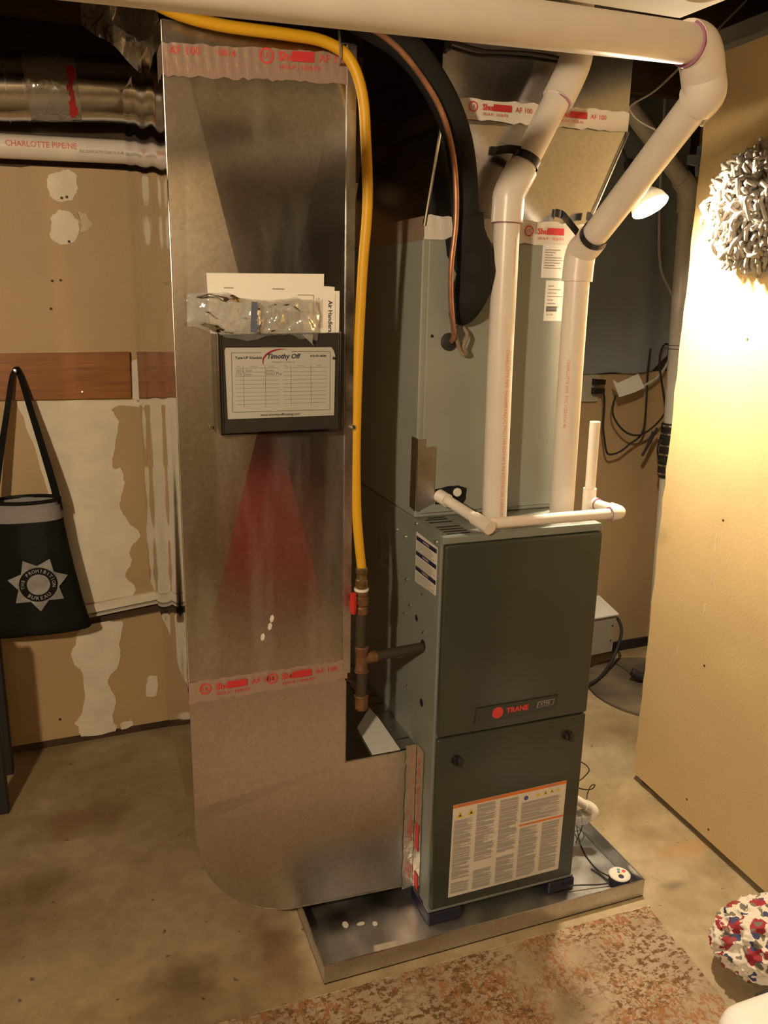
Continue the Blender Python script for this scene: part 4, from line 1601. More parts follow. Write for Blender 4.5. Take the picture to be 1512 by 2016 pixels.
# service card
bm = B()
prism(bm, [(-0.4715, 1.3335), (-0.2405, 1.335), (-0.2385, 1.463), (-0.2415, 1.473), (-0.247, 1.481), (-0.472, 1.480), (-0.4745, 1.475)], front(0.0600), front(0.0606))
card = tag(obj('service_card', bm, 'paper'), 'white tune-up schedule card behind the front of the pocket', 'card')
FC = front(0.0596)
bm = B()
for (a0, a1, b0_, b1_) in ((-0.461, -0.249, 1.3475, 1.3483), (-0.461, -0.4602, 1.3475, 1.470), (-0.2505, -0.2497, 1.3475, 1.472), (-0.461, -0.398, 1.4695, 1.4703), (-0.335, -0.2497, 1.4715, 1.4723)):
    rect(bm, a0, a1, b0_, b1_, FC)
text(bm, 'Tune-UP Schedule', 0.0075, lambda a, b: (-0.4535 + a, 0.0596, 1.4595 + b), bold=0.0002)
text(bm, '610-701-8500', 0.0062, lambda a, b: (-0.294 + a, 0.0596, 1.4625 + b), bold=0.0002)
text(bm, 'www.timothyoffheating.com', 0.0075, lambda a, b: (-0.36 + a, 0.0596, 1.3405 + b), 'CENTER', bold=0.0001)
obj('card_lettering', bm, 'dark_ink', card)
bm = B()
text(bm, 'Timothy Off', 0.0140, lambda a, b: (-0.352 + a + b * 0.25, 0.0595, 1.462 + b), 'CENTER', bold=0.0005)
obj('card_logo_lettering', bm, 'stripe_blue', card)
bm = B()
A0, A1 = [], []
for i in range(17):
    t_ = math.radians(195 - 130 * i / 16)
    A0.append(bm.verts.new((-0.357 + 0.040 * math.cos(t_), 0.0595, 1.452 + 0.026 * math.sin(t_))))
    w_ = 0.004 * math.sin(math.pi * min(1, (i + 2) / 18))
    A1.append(bm.verts.new((-0.357 + (0.040 - w_) * math.cos(t_), 0.0595, 1.452 + (0.026 - w_) * math.sin(t_))))
for i in range(16):
    bm.faces.new((A0[i], A0[i + 1], A1[i + 1], A1[i]))
obj('card_logo_swoosh', bm, 'red_block', card)
bm = B()
for k, (x0, x1) in enumerate(((-0.4535, -0.362), (-0.353, -0.257))):
    for i in range(10):
        v = 1.4385 - i * 0.0083
        rect(bm, x0, x1, v - 0.0003, v + 0.0003, FC)
    for q in (0.18, 0.68) if k == 0 else (0.17, 0.63):
        xx = x0 + (x1 - x0) * q
        rect(bm, xx - 0.0003, xx + 0.0003, 1.357, 1.4445, FC)
    for s, q in (('Date', 0.03), ('Technician', 0.32), ('Service', 0.75)):
        text(bm, s, 0.0042, lambda a, b: (x0 + (x1 - x0) * q + a, 0.0596, 1.4425 + b))
text(bm, 'Heating & Air Conditioning', 0.0045, lambda a, b: (-0.352 + a, 0.0596, 1.4505 + b), 'CENTER')
text(bm, '10/13  Don', 0.0075, lambda a, b: (-0.4535 + a, 0.0596, 1.4335 + b))
text(bm, '1/15  Dave', 0.0075, lambda a, b: (-0.4535 + a, 0.0596, 1.4255 + b))
text(bm, 'Service', 0.0065, lambda a, b: (-0.391 + a, 0.0596, 1.4335 + b))
text(bm, 'Smoke Plug', 0.0075, lambda a, b: (-0.391 + a, 0.0596, 1.4265 + b))
obj('card_print', bm, 'grey_ink', card)
bm = B()
sphere(bm, (-0.2425, 0.0575, 1.458), 0.003, 8, 6)
obj('card_pin', bm, 'black_plastic', card)
# crumpled clear bag on the pocket
bm = B()
NX, NZ = 34, 18
front_v, back_v = [], []
for i in range(NX + 1):
    fr_, bk_ = [], []
    for j in range(NZ + 1):
        a, c = i / NX, j / NZ
        x = -0.545 + 0.268 * a
        top = 1.586 - 0.012 * a + 0.004 * math.sin(9 * a)
        bot = 1.502 + 0.03 * max(0, 0.18 - a) * 4 + 0.006 * math.sin(11 * a)
        z = bot + (top - bot) * c
        fat = math.sin(math.pi * min(max(c, 0.001), 0.999)) ** 0.6 * (0.022 if a < 0.35 else 0.012)
        nn = noise.noise(Vector((x * 55, z * 55, 1.3))) * 0.010 + noise.noise(Vector((x * 22, z * 30, 4.3))) * 0.010
        edge_ = min(1, min(a, 1 - a) * 9) * min(1, min(c, 1 - c) * 6)
        fr_.append(bm.verts.new((x + nn * 0.5, 0.058 - (fat + nn) * edge_, z + nn * 0.6)))
        bk_.append(bm.verts.new((x, 0.060 + (0.004 + nn * 0.2) * edge_, z)))
    front_v.append(fr_)
    back_v.append(bk_)
for S in (front_v, back_v):
    for i in range(NX):
        for j in range(NZ):
            bm.faces.new((S[i][j], S[i + 1][j], S[i + 1][j + 1], S[i][j + 1]))
pb = tag(obj('plastic_bag', bm, 'clear_film', smooth=True, angle=60), 'crumpled clear plastic bag lying over the top of the pocket', 'bag')
bm = B()
prism(bm, [(-0.425, 1.512), (-0.411, 1.512), (-0.409, 1.572), (-0.421, 1.572)], front(0.0390), front(0.0396))
obj('bag_stripe', bm, 'stripe_blue', pb)
bm = B()
for i in range(10):
    rect(bm, -0.395 + i * 0.0085, -0.392 + i * 0.0085, 1.518, 1.562 - 0.008 * rr.random(), front(0.0580))
obj('bag_print', bm, 'grey_ink', pb)
bm = B()
prism(bm, [(-0.315, 1.508), (-0.290, 1.508), (-0.292, 1.490), (-0.288, 1.484)], front(0.0500), front(0.0504))
obj('bag_corner', bm, 'clear_film', pb)

# ------------------------------------------------------------------ drain pan and what is in it
pan = thing('drain_pan', 'low galvanised drain pan on the floor under the furnace', 'pan', (0.15, 0.4, 0.0))
x0, x1, y0, y1, h = -0.309, 0.606, -0.106, 0.92, 0.053
bm = B()
box(bm, x0, x1, y0, y1, 0.0005, 0.003)
obj('pan_floor', bm, GALVP, pan)
bm = B()
th = 0.0015
bm.free()
for q in ((x0, x1, y0, y0 + th), (x0, x1, y1 - th, y1), (x0, x0 + th, y0 + th, y1 - th), (x1 - th, x1, y0 + th, y1 - th)):
    bm = B()
    box(bm, *q, 0.0005, h)
    obj('pan_side', bm, GALVP, pan)
bm = B()
tube(bm, [(x0, y0, h), (x1, y0, h), (x1, y1, h), (x0, y1, h), (x0, y0, h)], 0.0018, n=6, sm=False)
obj('hemmed_edge', bm, GALVD, pan)
for i, (x, y, a, b) in enumerate(((-0.204, 0.058, 0.008, 0.012), (-0.165, 0.048, 0.011, 0.006), (-0.130, 0.036, 0.007, 0.008))):
    bm = B()
    prism(bm, [(x + a * math.cos(t_ * 0.785), y + b * math.sin(t_ * 0.785)) for t_ in range(8)], lambda u, v: (u, v, 0.003), lambda u, v: (u, v, 0.0038))
    obj('mineral_spot', bm, 'label_white', pan)
bm = B()
prism(bm, [(-0.168, -0.066), (-0.108, -0.066), (-0.098, -0.036), (-0.158, -0.034)], lambda u, v: (u, v, 0.003), lambda u, v: (u, v, 0.0036))
obj('sticker', bm, 'outlet_ivory', pan)

al = thing('water_alarm', 'small round water alarm with coloured face in pan corner', 'alarm', (0.575, -0.035, 0.003))
al.location = (0.570, -0.045, 0.003)
ax_, ay_ = 0.570, -0.045
bm = B()
lathe(bm, [(0.026, 0.0032), (0.029, 0.006), (0.029, 0.030), (0.026, 0.033)], (ax_, ay_, 0), (0, 0, 1), 28)
obj('body', bm, 'rubber_navy', al, smooth=True)
bm = B()
lathe(bm, [(0.0295, 0.031), (0.0300, 0.034), (0.0270, 0.0365), (0.0, 0.0368)], (ax_, ay_, 0), (0, 0, 1), 28)
obj('face', bm, 'label_white', al, smooth=True)
for (dx, dy, r, mt) in ((0.016, 0.004, 0.0055, 'red_ink'), (0.001, -0.001, 0.004, 'yellow_ink'), (-0.004, -0.012, 0.008, 'dark_ink'), (0.006, 0.014, 0.005, 'foam_green'), (0.0, 0.005, 0.004, 'blue_ink')):
    if mt not in MATS:
        mat('foam_green', (0.12, 0.35, 0.22), 0.5)
    bm = B()
    lathe(bm, [(r, 0.0366), (r, 0.0375), (0, 0.0376)], (ax_ + dx, ay_ + dy, 0), (0, 0, 1), 10)
    obj('face_mark', bm, mt, al)
for pts in ([(0.541, -0.045, 0.012), (0.50, -0.038, 0.012), (0.45, -0.030, 0.018), (0.40, -0.022, 0.022)],
            [(0.552, -0.022, 0.015), (0.545, 0.02, 0.006), (0.548, 0.08, 0.006), (0.565, 0.14, 0.008), (0.58, 0.19, 0.04)],
            [(0.544, -0.030, 0.008), (0.54, 0.00, 0.006), (0.53, 0.03, 0.006)]):
    bm = B()
    tube(bm, pts, 0.002, n=6)
    obj('lead_wire', bm, 'black_rubber', al)

tr = thing('condensate_trap', 'white PVC trap with clear union beside furnace foot', 'trap', (0.555, 0.12, 0.003))
bm = B()
tube(bm, [(0.485, 0.145, 0.19), (0.52, 0.132, 0.176), (0.560, 0.118, 0.148)], 0.0130, n=16, k=3)
obj('inlet_pipe', bm, 'pvc', tr, smooth=True)
bm = B()
tube(bm, [(0.556, 0.119, 0.152), (0.574, 0.113, 0.140), (0.580, 0.11, 0.128), (0.572, 0.112, 0.118), (0.556, 0.118, 0.112)], 0.0165, n=18, k=4)
obj('elbow', bm, 'pvc', tr, smooth=True)
bm = B()
lathe(bm, [(0.016, 0.0), (0.022, 0.002), (0.022, 0.020), (0.019, 0.022), (0.019, 0.032), (0.023, 0.034), (0.023, 0.055), (0.018, 0.058)], (0.562, 0.116, 0.114), (-0.95, 0.25, -0.08), 12)
obj('union', bm, 'clear_pvc', tr)
bm = B()
tube(bm, [(0.535, 0.124, 0.112), (0.50, 0.134, 0.108), (0.50, 0.134, 0.02)], 0.0175, n=16, k=4)
obj('trap_leg', bm, 'clear_pvc', tr, smooth=True)
wr = thing('sensor_wire', 'thin black sensor wire looping out beside furnace right edge', 'wire', (0.58, 0.2, 0.1))
bm = B()
tube(bm, [(0.44, 0.235, 0.275), (0.50, 0.22, 0.268), (0.585, 0.205, 0.240), (0.618, 0.20, 0.209), (0.600, 0.20, 0.185), (0.580, 0.20, 0.172), (0.590, 0.20, 0.150), (0.632, 0.20, 0.138), (0.645, 0.20, 0.150), (0.630, 0.20, 0.150), (0.612, 0.19, 0.128), (0.60, 0.17, 0.10), (0.575, 0.15, 0.055), (0.55, 0.14, 0.008)], 0.0017, n=6)
obj('wire', bm, 'black_rubber', wr)

# ------------------------------------------------------------------ left: round duct, pvc pipe, film, coat board, bag
rd = thing('round_duct', 'round galvanised duct pipe with red tape mark near ceiling', 'duct', (-0.9, 1.06, 2.05))
bm = B()
tube(bm, [(-1.5, 1.07, 2.103), (-0.90, 1.07, 2.128), (-0.64, 1.07, 2.149), (-0.30, 1.07, 2.162)], 0.0855, n=40, sm=False)
obj('pipe_shell', bm, GALVR, rd, smooth=True)
bm = B()
tube(bm, [(-0.885, 1.07, 2.129), (-0.883, 1.07, 2.129)], 0.0878, n=40, sm=False)
tube(bm, [(-0.84, 1.07, 2.1335), (-0.838, 1.07, 2.1336)], 0.0875, n=40, sm=False)
obj('crimp_ring', bm, GALVD, rd, smooth=True)
bm = B()
tube(bm, [(-0.835, 1.07, 2.1335), (-0.70, 1.07, 2.144)], 0.0864, n=40, sm=False, cap=False)
obj('clear_tape', bm, 'clear_film', rd, smooth=True)
bm = B()
for i in range(11):
    a0 = math.radians(150 + i * 9)
    wv = [0.009, 0.012, 0.011, 0.006, 0.008, 0.007, 0.006, 0.009, 0.010, 0.012, 0.009][i]
    off = [0.0, 0.002, 0.004, 0.0, -0.004, 0.0, 0.002, 0.0, 0.003, 0.002, 0.0][i]
    vs = []
    for a in (a0, a0 + math.radians(9)):
        for s in (-1, 1):
            vs.append(bm.verts.new((-0.718 + off + s * wv, 1.07 + 0.0874 * math.cos(a + math.radians(0)), 2.143 + 0.0874 * math.sin(a - math.radians(0)))))
    bm.faces.new((vs[0], vs[1], vs[3], vs[2]))
obj('red_tape_mark', bm, 'red_block', rd)
pv = thing('wall_pipe', 'horizontal white PVC pipe with red lettering along the wall top', 'pipe', (-0.9, 1.14, 1.96))
bm = B()
tube(bm, [(-1.5, 1.14, 1.972), (-0.92, 1.14, 1.987), (-0.58, 1.14, 1.996), (-0.2, 1.14, 2.006)], 0.0335, n=28, sm=False)
obj('pipe_body', bm, 'pvc', pv, smooth=True)
bm = B()


def hp(u, v):
    a = -0.25 + v / 0.0335
    x = u
    zc = 1.987 + (x + 0.92) * 0.0265
    return (x, 1.14 - 0.0346 * math.cos(a), zc + 0.0346 * math.sin(a))


text(bm, 'CHARLOTTE PIPE/NE', 0.0225, lambda u, v: hp(-0.905 + u * 0.92, 0.012 + v), bold=0.0004)
obj('pipe_lettering', bm, 'pvc_ink', pv)
bm = B()
text(bm, 'PVC-DWV ASTM D2665 SCH 40', 0.012, lambda u, v: hp(-0.705 + u * 0.75, 0.0 + v))
obj('pipe_lettering', bm, 'grey_ink', pv)
# dusty clear film hung between joists
bm = B()
NX, NZ = 22, 22
S = []
for i in range(NX + 1):
    row = []
    for j in range(NZ + 1):
        a, c = i / NX, j / NZ
        x = -0.70 + 0.165 * a
        z = 2.30 - c * (0.155 + 0.13 * a ** 1.3 + 0.02 * math.sin(8 * a))
        y = 0.44 + 0.05 * math.sin(9 * a + 2 * c) + noise.noise(Vector((x * 18, z * 14, 0.4))) * 0.06
        row.append(bm.verts.new((x + noise.noise(Vector((x * 9, z * 9, 7))) * 0.02, y, z)))
    S.append(row)
for i in range(NX):
    for j in range(NZ):
        bm.faces.new((S[i][j], S[i + 1][j], S[i + 1][j + 1], S[i][j + 1]))
tag(obj('plastic_film', bm, 'dust_film', smooth=True, angle=80), 'crumpled clear plastic film hanging above the round duct pipe', 'plastic film')

# board with nail
bm = B()
prism(bm, [(-1.5, 1.236), (-0.99, 1.2485), (-0.595, 1.245), (-0.591, 1.396), (-0.978, 1.3925), (-1.5, 1.387)], *bwall(0.020, 0.0005))
bmv = [e for e in bm.edges]
bd_ = tag(obj('coat_board', bm, 'board'), 'brown stained board screwed across the tan wall', 'board')
bm = B()
q = Vector(BW(-0.937, 1.338, 0.02))
cyl(bm, q + Vector((0, 0.004, 0)), q + Vector((0, -0.030, 0.004)), 0.0028, 8)
lathe(bm, [(0.0055, 0), (0.0055, 0.003), (0, 0.004)], q + Vector((0, -0.028, 0.004)), (0, -1, 0), 10)
obj('nail', bm, 'chrome', bd_)
bm = B()
q = Vector(BW(-0.745, 1.268, 0.02))
lathe(bm, [(0.004, 0), (0.004, 0.002), (0, 0.003)], q, (0, -1, 0), 10)
obj('screw', bm, 'chrome', bd_)

# tote bag on the nail
tb = thing('tote_bag', 'black fabric tote bag with silver star badge hanging from nail', 'bag', (-0.93, 1.12, 0.44))
cxb, cyb = -0.937, 1.115
secs = [(0.945, 0.098, 0.050, 0.000), (0.925, 0.100, 0.052, 0.0), (0.878, 0.104, 0.052, 0.0), (0.80, 0.112, 0.050, 0.002), (0.70, 0.124, 0.048, 0.004), (0.60, 0.138, 0.048, 0.006), (0.53, 0.150, 0.048, 0.008), (0.497, 0.156, 0.045, 0.010), (0.490, 0.150, 0.035, 0.010)]


def bag_rings(ss, n=36, wob=0.004, close=True, shr=0.0):
    bm = B()
    rg = []
    for (z, rx, ry, dx) in ss:
        row = []
        for j in range(n):
            a = 2 * math.pi * j / n
            c_, s_ = math.cos(a), math.sin(a)
            px = cxb + dx + (rx - shr) * math.copysign(abs(c_) ** 0.75, c_)
            py = cyb + (ry - shr) * math.copysign(abs(s_) ** 0.9, s_)
            d = noise.noise(Vector((px * 14, z * 9, 2 + s_))) * wob
            row.append(bm.verts.new((px + d * 0.4, py - d, z + 0.35 * (cyb - py) * 0)))
        rg.append(row)
    for a, b in zip(rg, rg[1:]):
        for j in range(n):
            bm.faces.new((a[j], a[(j + 1) % n], b[(j + 1) % n], b[j]))
    if close:
        bm.faces.new(rg[-1])
    return bm


obj('bag_body', bag_rings(secs[2:], wob=0.008), 'black_fabric', tb, smooth=True, angle=60)
obj('bag_band', bag_rings(secs[1:3], wob=0.0, close=False), 'mesh_grey', tb, smooth=True, label='light grey mesh band')
obj('bag_lining', bag_rings([(0.940, 0.094, 0.046, 0), (0.86, 0.096, 0.046, 0)], wob=0.0, close=True), 'mesh_grey', tb, smooth=True)
bm = B()
tube(bm, [(cxb + 0.099 * math.cos(2 * math.pi * j / 32), cyb + 0.0515 * math.sin(2 * math.pi * j / 32), 0.941) for j in range(33)], 0.0062, n=8, sm=False)
obj('rim_hoop', bm, 'black_fabric', tb, smooth=True)
for s in (-1, 1):
    bm = B()
    prof = [(-0.937 + s * 0.002, 1.190, 1.352), (-0.937 + s * 0.014, 1.182, 1.315), (-0.937 + s * 0.034, 1.165, 1.22), (-0.937 + s * 0.060, 1.142, 1.10), (-0.937 + s * 0.088, 1.118, 0.96), (-0.937 + s * 0.094, 1.115, 0.90)]
    sp = spline(prof, 4)
    A, Bq, Cq, Dq = [], [], [], []
    for i, p in enumerate(sp):
        wv = Vector((0.011, -0.010, 0.003)) * (0.7 + 0.5 * i / len(sp))
        A.append(bm.verts.new(p - wv))
        Bq.append(bm.verts.new(p + wv))
        Cq.append(bm.verts.new(p - wv + Vector((0, 0.003, 0))))
        Dq.append(bm.verts.new(p + wv + Vector((0, 0.003, 0))))
    for i in range(len(sp) - 1):
        for u_, v_ in ((A, Bq), (Dq, Cq), (Bq, Dq), (Cq, A)):
            bm.faces.new((u_[i], u_[i + 1], v_[i + 1], v_[i]))
    bm.faces.new((A[0], Bq[0], Dq[0], Cq[0]))
    bm.faces.new((A[-1], Bq[-1], Dq[-1], Cq[-1]))
    obj('strap', bm, 'black_fabric', tb)
# star badge
sx, sz, sy = -0.921, 0.672, 1.0595


def ST(u, v, off=0.0):
    x = sx + u
    # follow the bag front
    c_ = min(0.98, abs(u) / 0.128)
    y = cyb + 0.004 - 0.0500 * (1 - c_ ** 2.6) ** 0.45 - off
    return (x, y - 0.004, sz + v)


bm = B()
cen = bm.verts.new(ST(0, 0, 0.002))
rim = []
corners_ = []
for i in range(14):
    rad = 0.092 if i % 2 == 0 else 0.062
    ang = math.radians(-90) + math.pi * i / 7
    corners_.append(Vector((rad * math.cos(ang), rad * math.sin(ang))))
for i in range(14):
    for j in range(4):
        p = corners_[i].lerp(corners_[(i + 1) % 14], j / 4)
        rim.append((p.length, math.atan2(p.y, p.x)))
rg2 = [[bm.verts.new(ST(rad * f * math.cos(a), rad * f * math.sin(a), 0.002)) for rad, a in rim] for f in (0.33, 0.66, 1.0)]
for j in range(56):
    k = (j + 1) % 56
    bm.faces.new((cen, rg2[0][j], rg2[0][k]))
    for a, b in zip(rg2, rg2[1:]):
        bm.faces.new((a[j], a[k], b[k], b[j]))
stv = obj('star_badge', bm, 'silver_print', tb, label='silver seven-pointed star print')
bm = B()
for rI, rO in ((0.0345, 0.046), (0.046, 0.0575)):
    o_ = [bm.verts.new(ST(rO * math.cos(2 * math.pi * i / 40), rO * math.sin(2 * math.pi * i / 40), 0.0035)) for i in range(40)]
    q_ = [bm.verts.new(ST(rI * math.cos(2 * math.pi * i / 40), rI * math.sin(2 * math.pi * i / 40), 0.0035)) for i in range(40)]
    for i in range(40):
        bm.faces.new((o_[i], o_[(i + 1) % 40], q_[(i + 1) % 40], q_[i]))
obj('badge_ring', bm, 'black_fabric', stv)
bm = B()


def arc_text(s, r, a_mid, size, inside):
    tot = len(s)
    step = size * 0.78 / r
    for i, ch in enumerate(s):
        if ch == ' ':
            continue
        k = (i - (tot - 1) / 2) * step
        ang = a_mid - k if not inside else a_mid + k
        rot = ang - math.pi / 2 if not inside else ang + math.pi / 2

        def fn(u, v, ang=ang, rot=rot):
            x = r * math.cos(ang) + u * math.cos(rot) - v * math.sin(rot)
            y = r * math.sin(ang) + u * math.sin(rot) + v * math.cos(rot)
            return ST(x, y, 0.0050)
        text(bm, ch, size, fn, 'CENTER', bold=0.0003)


arc_text('THE PROHIBITION', 0.046, math.pi / 2, 0.0145, False)
arc_text('BUREAU', 0.046, -math.pi / 2, 0.0165, True)
obj('badge_lettering', bm, 'silver_print', stv)

# dark table whose leg shows at the left edge
tbl = thing('side_table', 'black wooden table leg at left edge, standing on bare concrete', 'table', (-1.3, 1.0, 0))
for lx, ly in ((-1.075, 0.872), (-1.50, 0.872), (-1.075, 1.10), (-1.50, 1.10)):
    bm = B()
    box(bm, lx - 0.022, lx + 0.022, ly - 0.022, ly + 0.022, 0.0, 0.58, 0.003, 1)
    obj('leg', bm, 'black_rubber', tbl)
bm = B()
box(bm, -1.54, -1.035 - 0.06, 0.83, 1.14, 0.58, 0.605, 0.003, 1)
obj('tabletop', bm, 'black_rubber', tbl)

# ------------------------------------------------------------------ right: niche
bm = B()
NX, NZ = 14, 24
S0, S1 = [], []
for i in range(NX + 1):
    r0, r1 = [], []
    for j in range(NZ + 1):
        a, c = i / NX, j / NZ
        x = 1.10 + 0.54 * a
        z = 1.297 + 1.19 * c + (0.004 * math.sin(17 * a) if j == 0 else 0)
        if j < 4 and a > 0.85:
            z += (a - 0.85) * 0.5 * (1 - j / 4)
        off = 0.014 + 0.008 * math.sin(10 * a + 1.2 * c) ** 2 + 0.004 * noise.noise(Vector((x * 6, z * 4, 0)))
        r0.append(bm.verts.new(BW(x, z, off)))
        r1.append(bm.verts.new(BW(x, z, off - 0.003)))
    S0.append(r0)
    S1.append(r1)
for S in (S0, S1):
    for i in range(NX):
        for j in range(NZ):
            bm.faces.new((S[i][j], S[i + 1][j], S[i + 1][j + 1], S[i][j + 1]))
for i in range(NX):
    bm.faces.new((S0[i][0], S0[i + 1][0], S1[i + 1][0], S1[i][0]))
for j in range(NZ):
    bm.faces.new((S0[NX][j], S0[NX][j + 1], S1[NX][j + 1], S1[NX][j]))
tag(obj('wall_sheet', bm, 'sheet_slate', smooth=True, angle=60), 'dark slate sheet covering the upper wall above the outlet', 'sheet')

ou = thing('wall_outlet', 'ivory wall outlet under the dark sheet with two black plugs', 'outlet', BW(1.255, 1.24, 0))
bm = B()
prism(bm, [(1.205, 1.18), (1.300, 1.179), (1.298, 1.292), (1.205, 1.292)], *bwall(0.012, 0.0))
obj('cover_plate', bm, 'outlet_ivory', ou)
for z in (1.263, 1.226):
    bm = B()
    hexa(bm, [BW(1.262, z - 0.013, 0.04), BW(1.312, z - 0.010, 0.04), BW(1.312, z - 0.010, 0.012), BW(1.262, z - 0.013, 0.012), BW(1.262, z + 0.013, 0.04), BW(1.312, z + 0.009, 0.04), BW(1.312, z + 0.009, 0.012), BW(1.262, z + 0.013, 0.012)])
    obj('plug', bm, 'black_plastic', ou)


def cord(name, label, pts, r, m='black_rubber', off=0.05, cat='cord', tight=False):
    bm = B()
    tube(bm, [BW(x, z, off) for x, z in pts], r, n=8, k=5)
    return tag(obj(name, bm, m, smooth=True), label, cat)


cord('power_cord', 'black power cord dropping from the lower plug then looping up', [(1.29, 1.225), (1.303, 1.205), (1.309, 1.15), (1.311, 1.08), (1.322, 1.03), (1.338, 0.974), (1.359, 0.955), (1.411, 0.964), (1.462, 0.997), (1.505, 1.022), (1.527, 1.065), (1.526, 1.175), (1.517, 1.30), (1.52, 1.40)], 0.0043)
cord('tagged_cord', 'black cord hanging from the white paper tag in a round loop', [(1.350, 1.21), (1.340, 1.148), (1.37, 1.093), (1.429, 1.047), (1.498, 1.035), (1.556, 1.062), (1.601, 1.10), (1.62, 1.139), (1.600, 1.217), (1.568, 1.316), (1.562, 1.38), (1.585, 1.42), (1.635, 1.40)], 0.0043, off=0.065)
cord('bundled_cord', 'folded black cord end hanging in a narrow bundle', [(1.575, 1.065), (1.540, 1.00), (1.508, 0.948), (1.530, 0.985), (1.555, 1.05)], 0.006, off=0.08)
cord('looped_cable', 'black cord curling down towards the rubber pipe couplings', [(1.652, 1.32), (1.640, 1.17), (1.628, 1.083), (1.605, 1.017), (1.598, 0.961), (1.62, 0.914), (1.66, 0.876)], 0.0043, off=0.07)
cord('white_cable', 'white cable curving along the edge of the dark sheet', [(1.46, 2.45), (1.475, 2.15), (1.50, 1.86), (1.52, 1.75), (1.54, 1.70), (1.60, 1.62), (1.648, 1.54), (1.638, 1.43), (1.612, 1.335), (1.563, 1.279), (1.50, 1.246), (1.44, 1.23)], 0.0055, 'wire_grey', 0.055, 'cable')
bm = B()
prism(bm, [(1.318, 1.276), (1.345, 1.262), (1.447, 1.299), (1.486, 1.241), (1.44, 1.222), (1.36, 1.203)], *bwall(0.078, 0.076))
tag(obj('paper_tag', bm, 'paper_cool'), 'white paper tag hanging from cord right of the outlet', 'tag')

sp_ = thing('sump_pipe', 'vertical white PVC discharge pipe with black couplings behind partition', 'pipe', BW(1.64, 0.6, 0.1))
PY = 0.105
bm = B()
tube(bm, [BW(1.588, 1.99, PY), BW(1.602, 1.60, PY), BW(1.630, 1.09, PY)], 0.034, n=24, sm=False)
tube(bm, [BW(1.640, 0.85, PY), BW(1.676, 0.02, PY)], 0.034, n=24, sm=False)
obj('discharge_riser', bm, 'pvc', sp_, smooth=True)
bm = B()
tube(bm, [BW(1.590, 1.94, PY), BW(1.588, 1.985, PY), BW(1.575, 2.035, PY), BW(1.54, 2.065, PY)], 0.041, n=24, k=4)
obj('elbow', bm, 'pvc', sp_, smooth=True)
bm = B()
tube(bm, [BW(1.565, 2.045, PY), BW(1.39, 2.19, PY), BW(1.25, 2.305, PY)], 0.034, n=24, sm=False)
obj('offset_run', bm, 'pvc', sp_, smooth=True)
for z0, z1 in ((1.035, 1.085), (0.945, 1.00), (0.86, 0.915)):
    bm = B()
    xx = 1.629 + (1.09 - z0) * 0.03
    tube(bm, [BW(xx, z1, PY), BW(xx + 0.001, z0, PY)], 0.043, n=20, sm=False)
    q = obj('rubber_coupling', bm, 'black_rubber', sp_, smooth=True)
bm = B()
tube(bm, [BW(1.630, 1.09, PY), BW(1.640, 0.85, PY)], 0.039, n=20, sm=False)
obj('check_valve', bm, 'trim_dark', sp_, smooth=True)
bm = B()
for z in (1.078, 1.043, 0.992, 0.953, 0.905, 0.868):
    xx = 1.629 + (1.09 - z) * 0.03
    tube(bm, [BW(xx, z + 0.004, PY), BW(xx, z - 0.004, PY)], 0.0445, n=20, sm=False)
obj('hose_clamp', bm, 'chrome', sp_)
bm = B()
for z in (1.400, 1.415):
    tube(bm, [BW(1.6125, z, PY), BW(1.6125, z + 0.003, PY)], 0.0362, n=20, sm=False)
obj('cable_tie', bm, 'black_plastic', sp_)
pb_ = thing('pump_box', 'grey metal box low on the niche wall, beside furnace edge', 'pump', BW(1.28, 0.08, 0.1))
bm = B()
hexa(bm, [BW(1.18, 0.082, 0.16), BW(1.385, 0.086, 0.16), BW(1.405, 0.086, 0.0), BW(1.18, 0.086, 0.0), BW(1.18, 0.255, 0.16), BW(1.393, 0.258, 0.16), BW(1.405, 0.272, 0.0), BW(1.18, 0.272, 0.0)])
obj('pump_tank', bm, 'grey_enamel', pb_)
bm = B()
hexa(bm, [BW(1.17, 0.256, 0.168), BW(1.397, 0.259, 0.168), BW(1.410, 0.273, 0.0), BW(1.17, 0.273, 0.0), BW(1.17, 0.262, 0.168), BW(1.397, 0.265, 0.168), BW(1.410, 0.290, 0.0), BW(1.17, 0.290, 0.0)])
obj('pump_lid', bm, 'white_plastic', pb_)
bm = B()
for x, z in ((1.375, 0.21), (1.372, 0.14)):
    lathe(bm, [(0.004, 0), (0.004, 0.003), (0, 0.004)], BW(x, z, 0.16), (0, -1, 0), 8)
obj('screw', bm, 'dark_ink', pb_)
bm = B()
tube(bm, [BW(1.395, 0.225, 0.10), BW(1.43, 0.22, 0.12), BW(1.436, 0.17, 0.15), BW(1.405, 0.10, 0.17), BW(1.345, 0.04, 0.20), (1.26, 1.045, 0.022), (1.17, 1.00, 0.022), (1.02, 0.965, 0.022)], 0.0070, n=10)
tag(obj('pump_hose', bm, 'black_rubber', smooth=True), 'black cord curving from grey box down to the floor lid', 'cord')

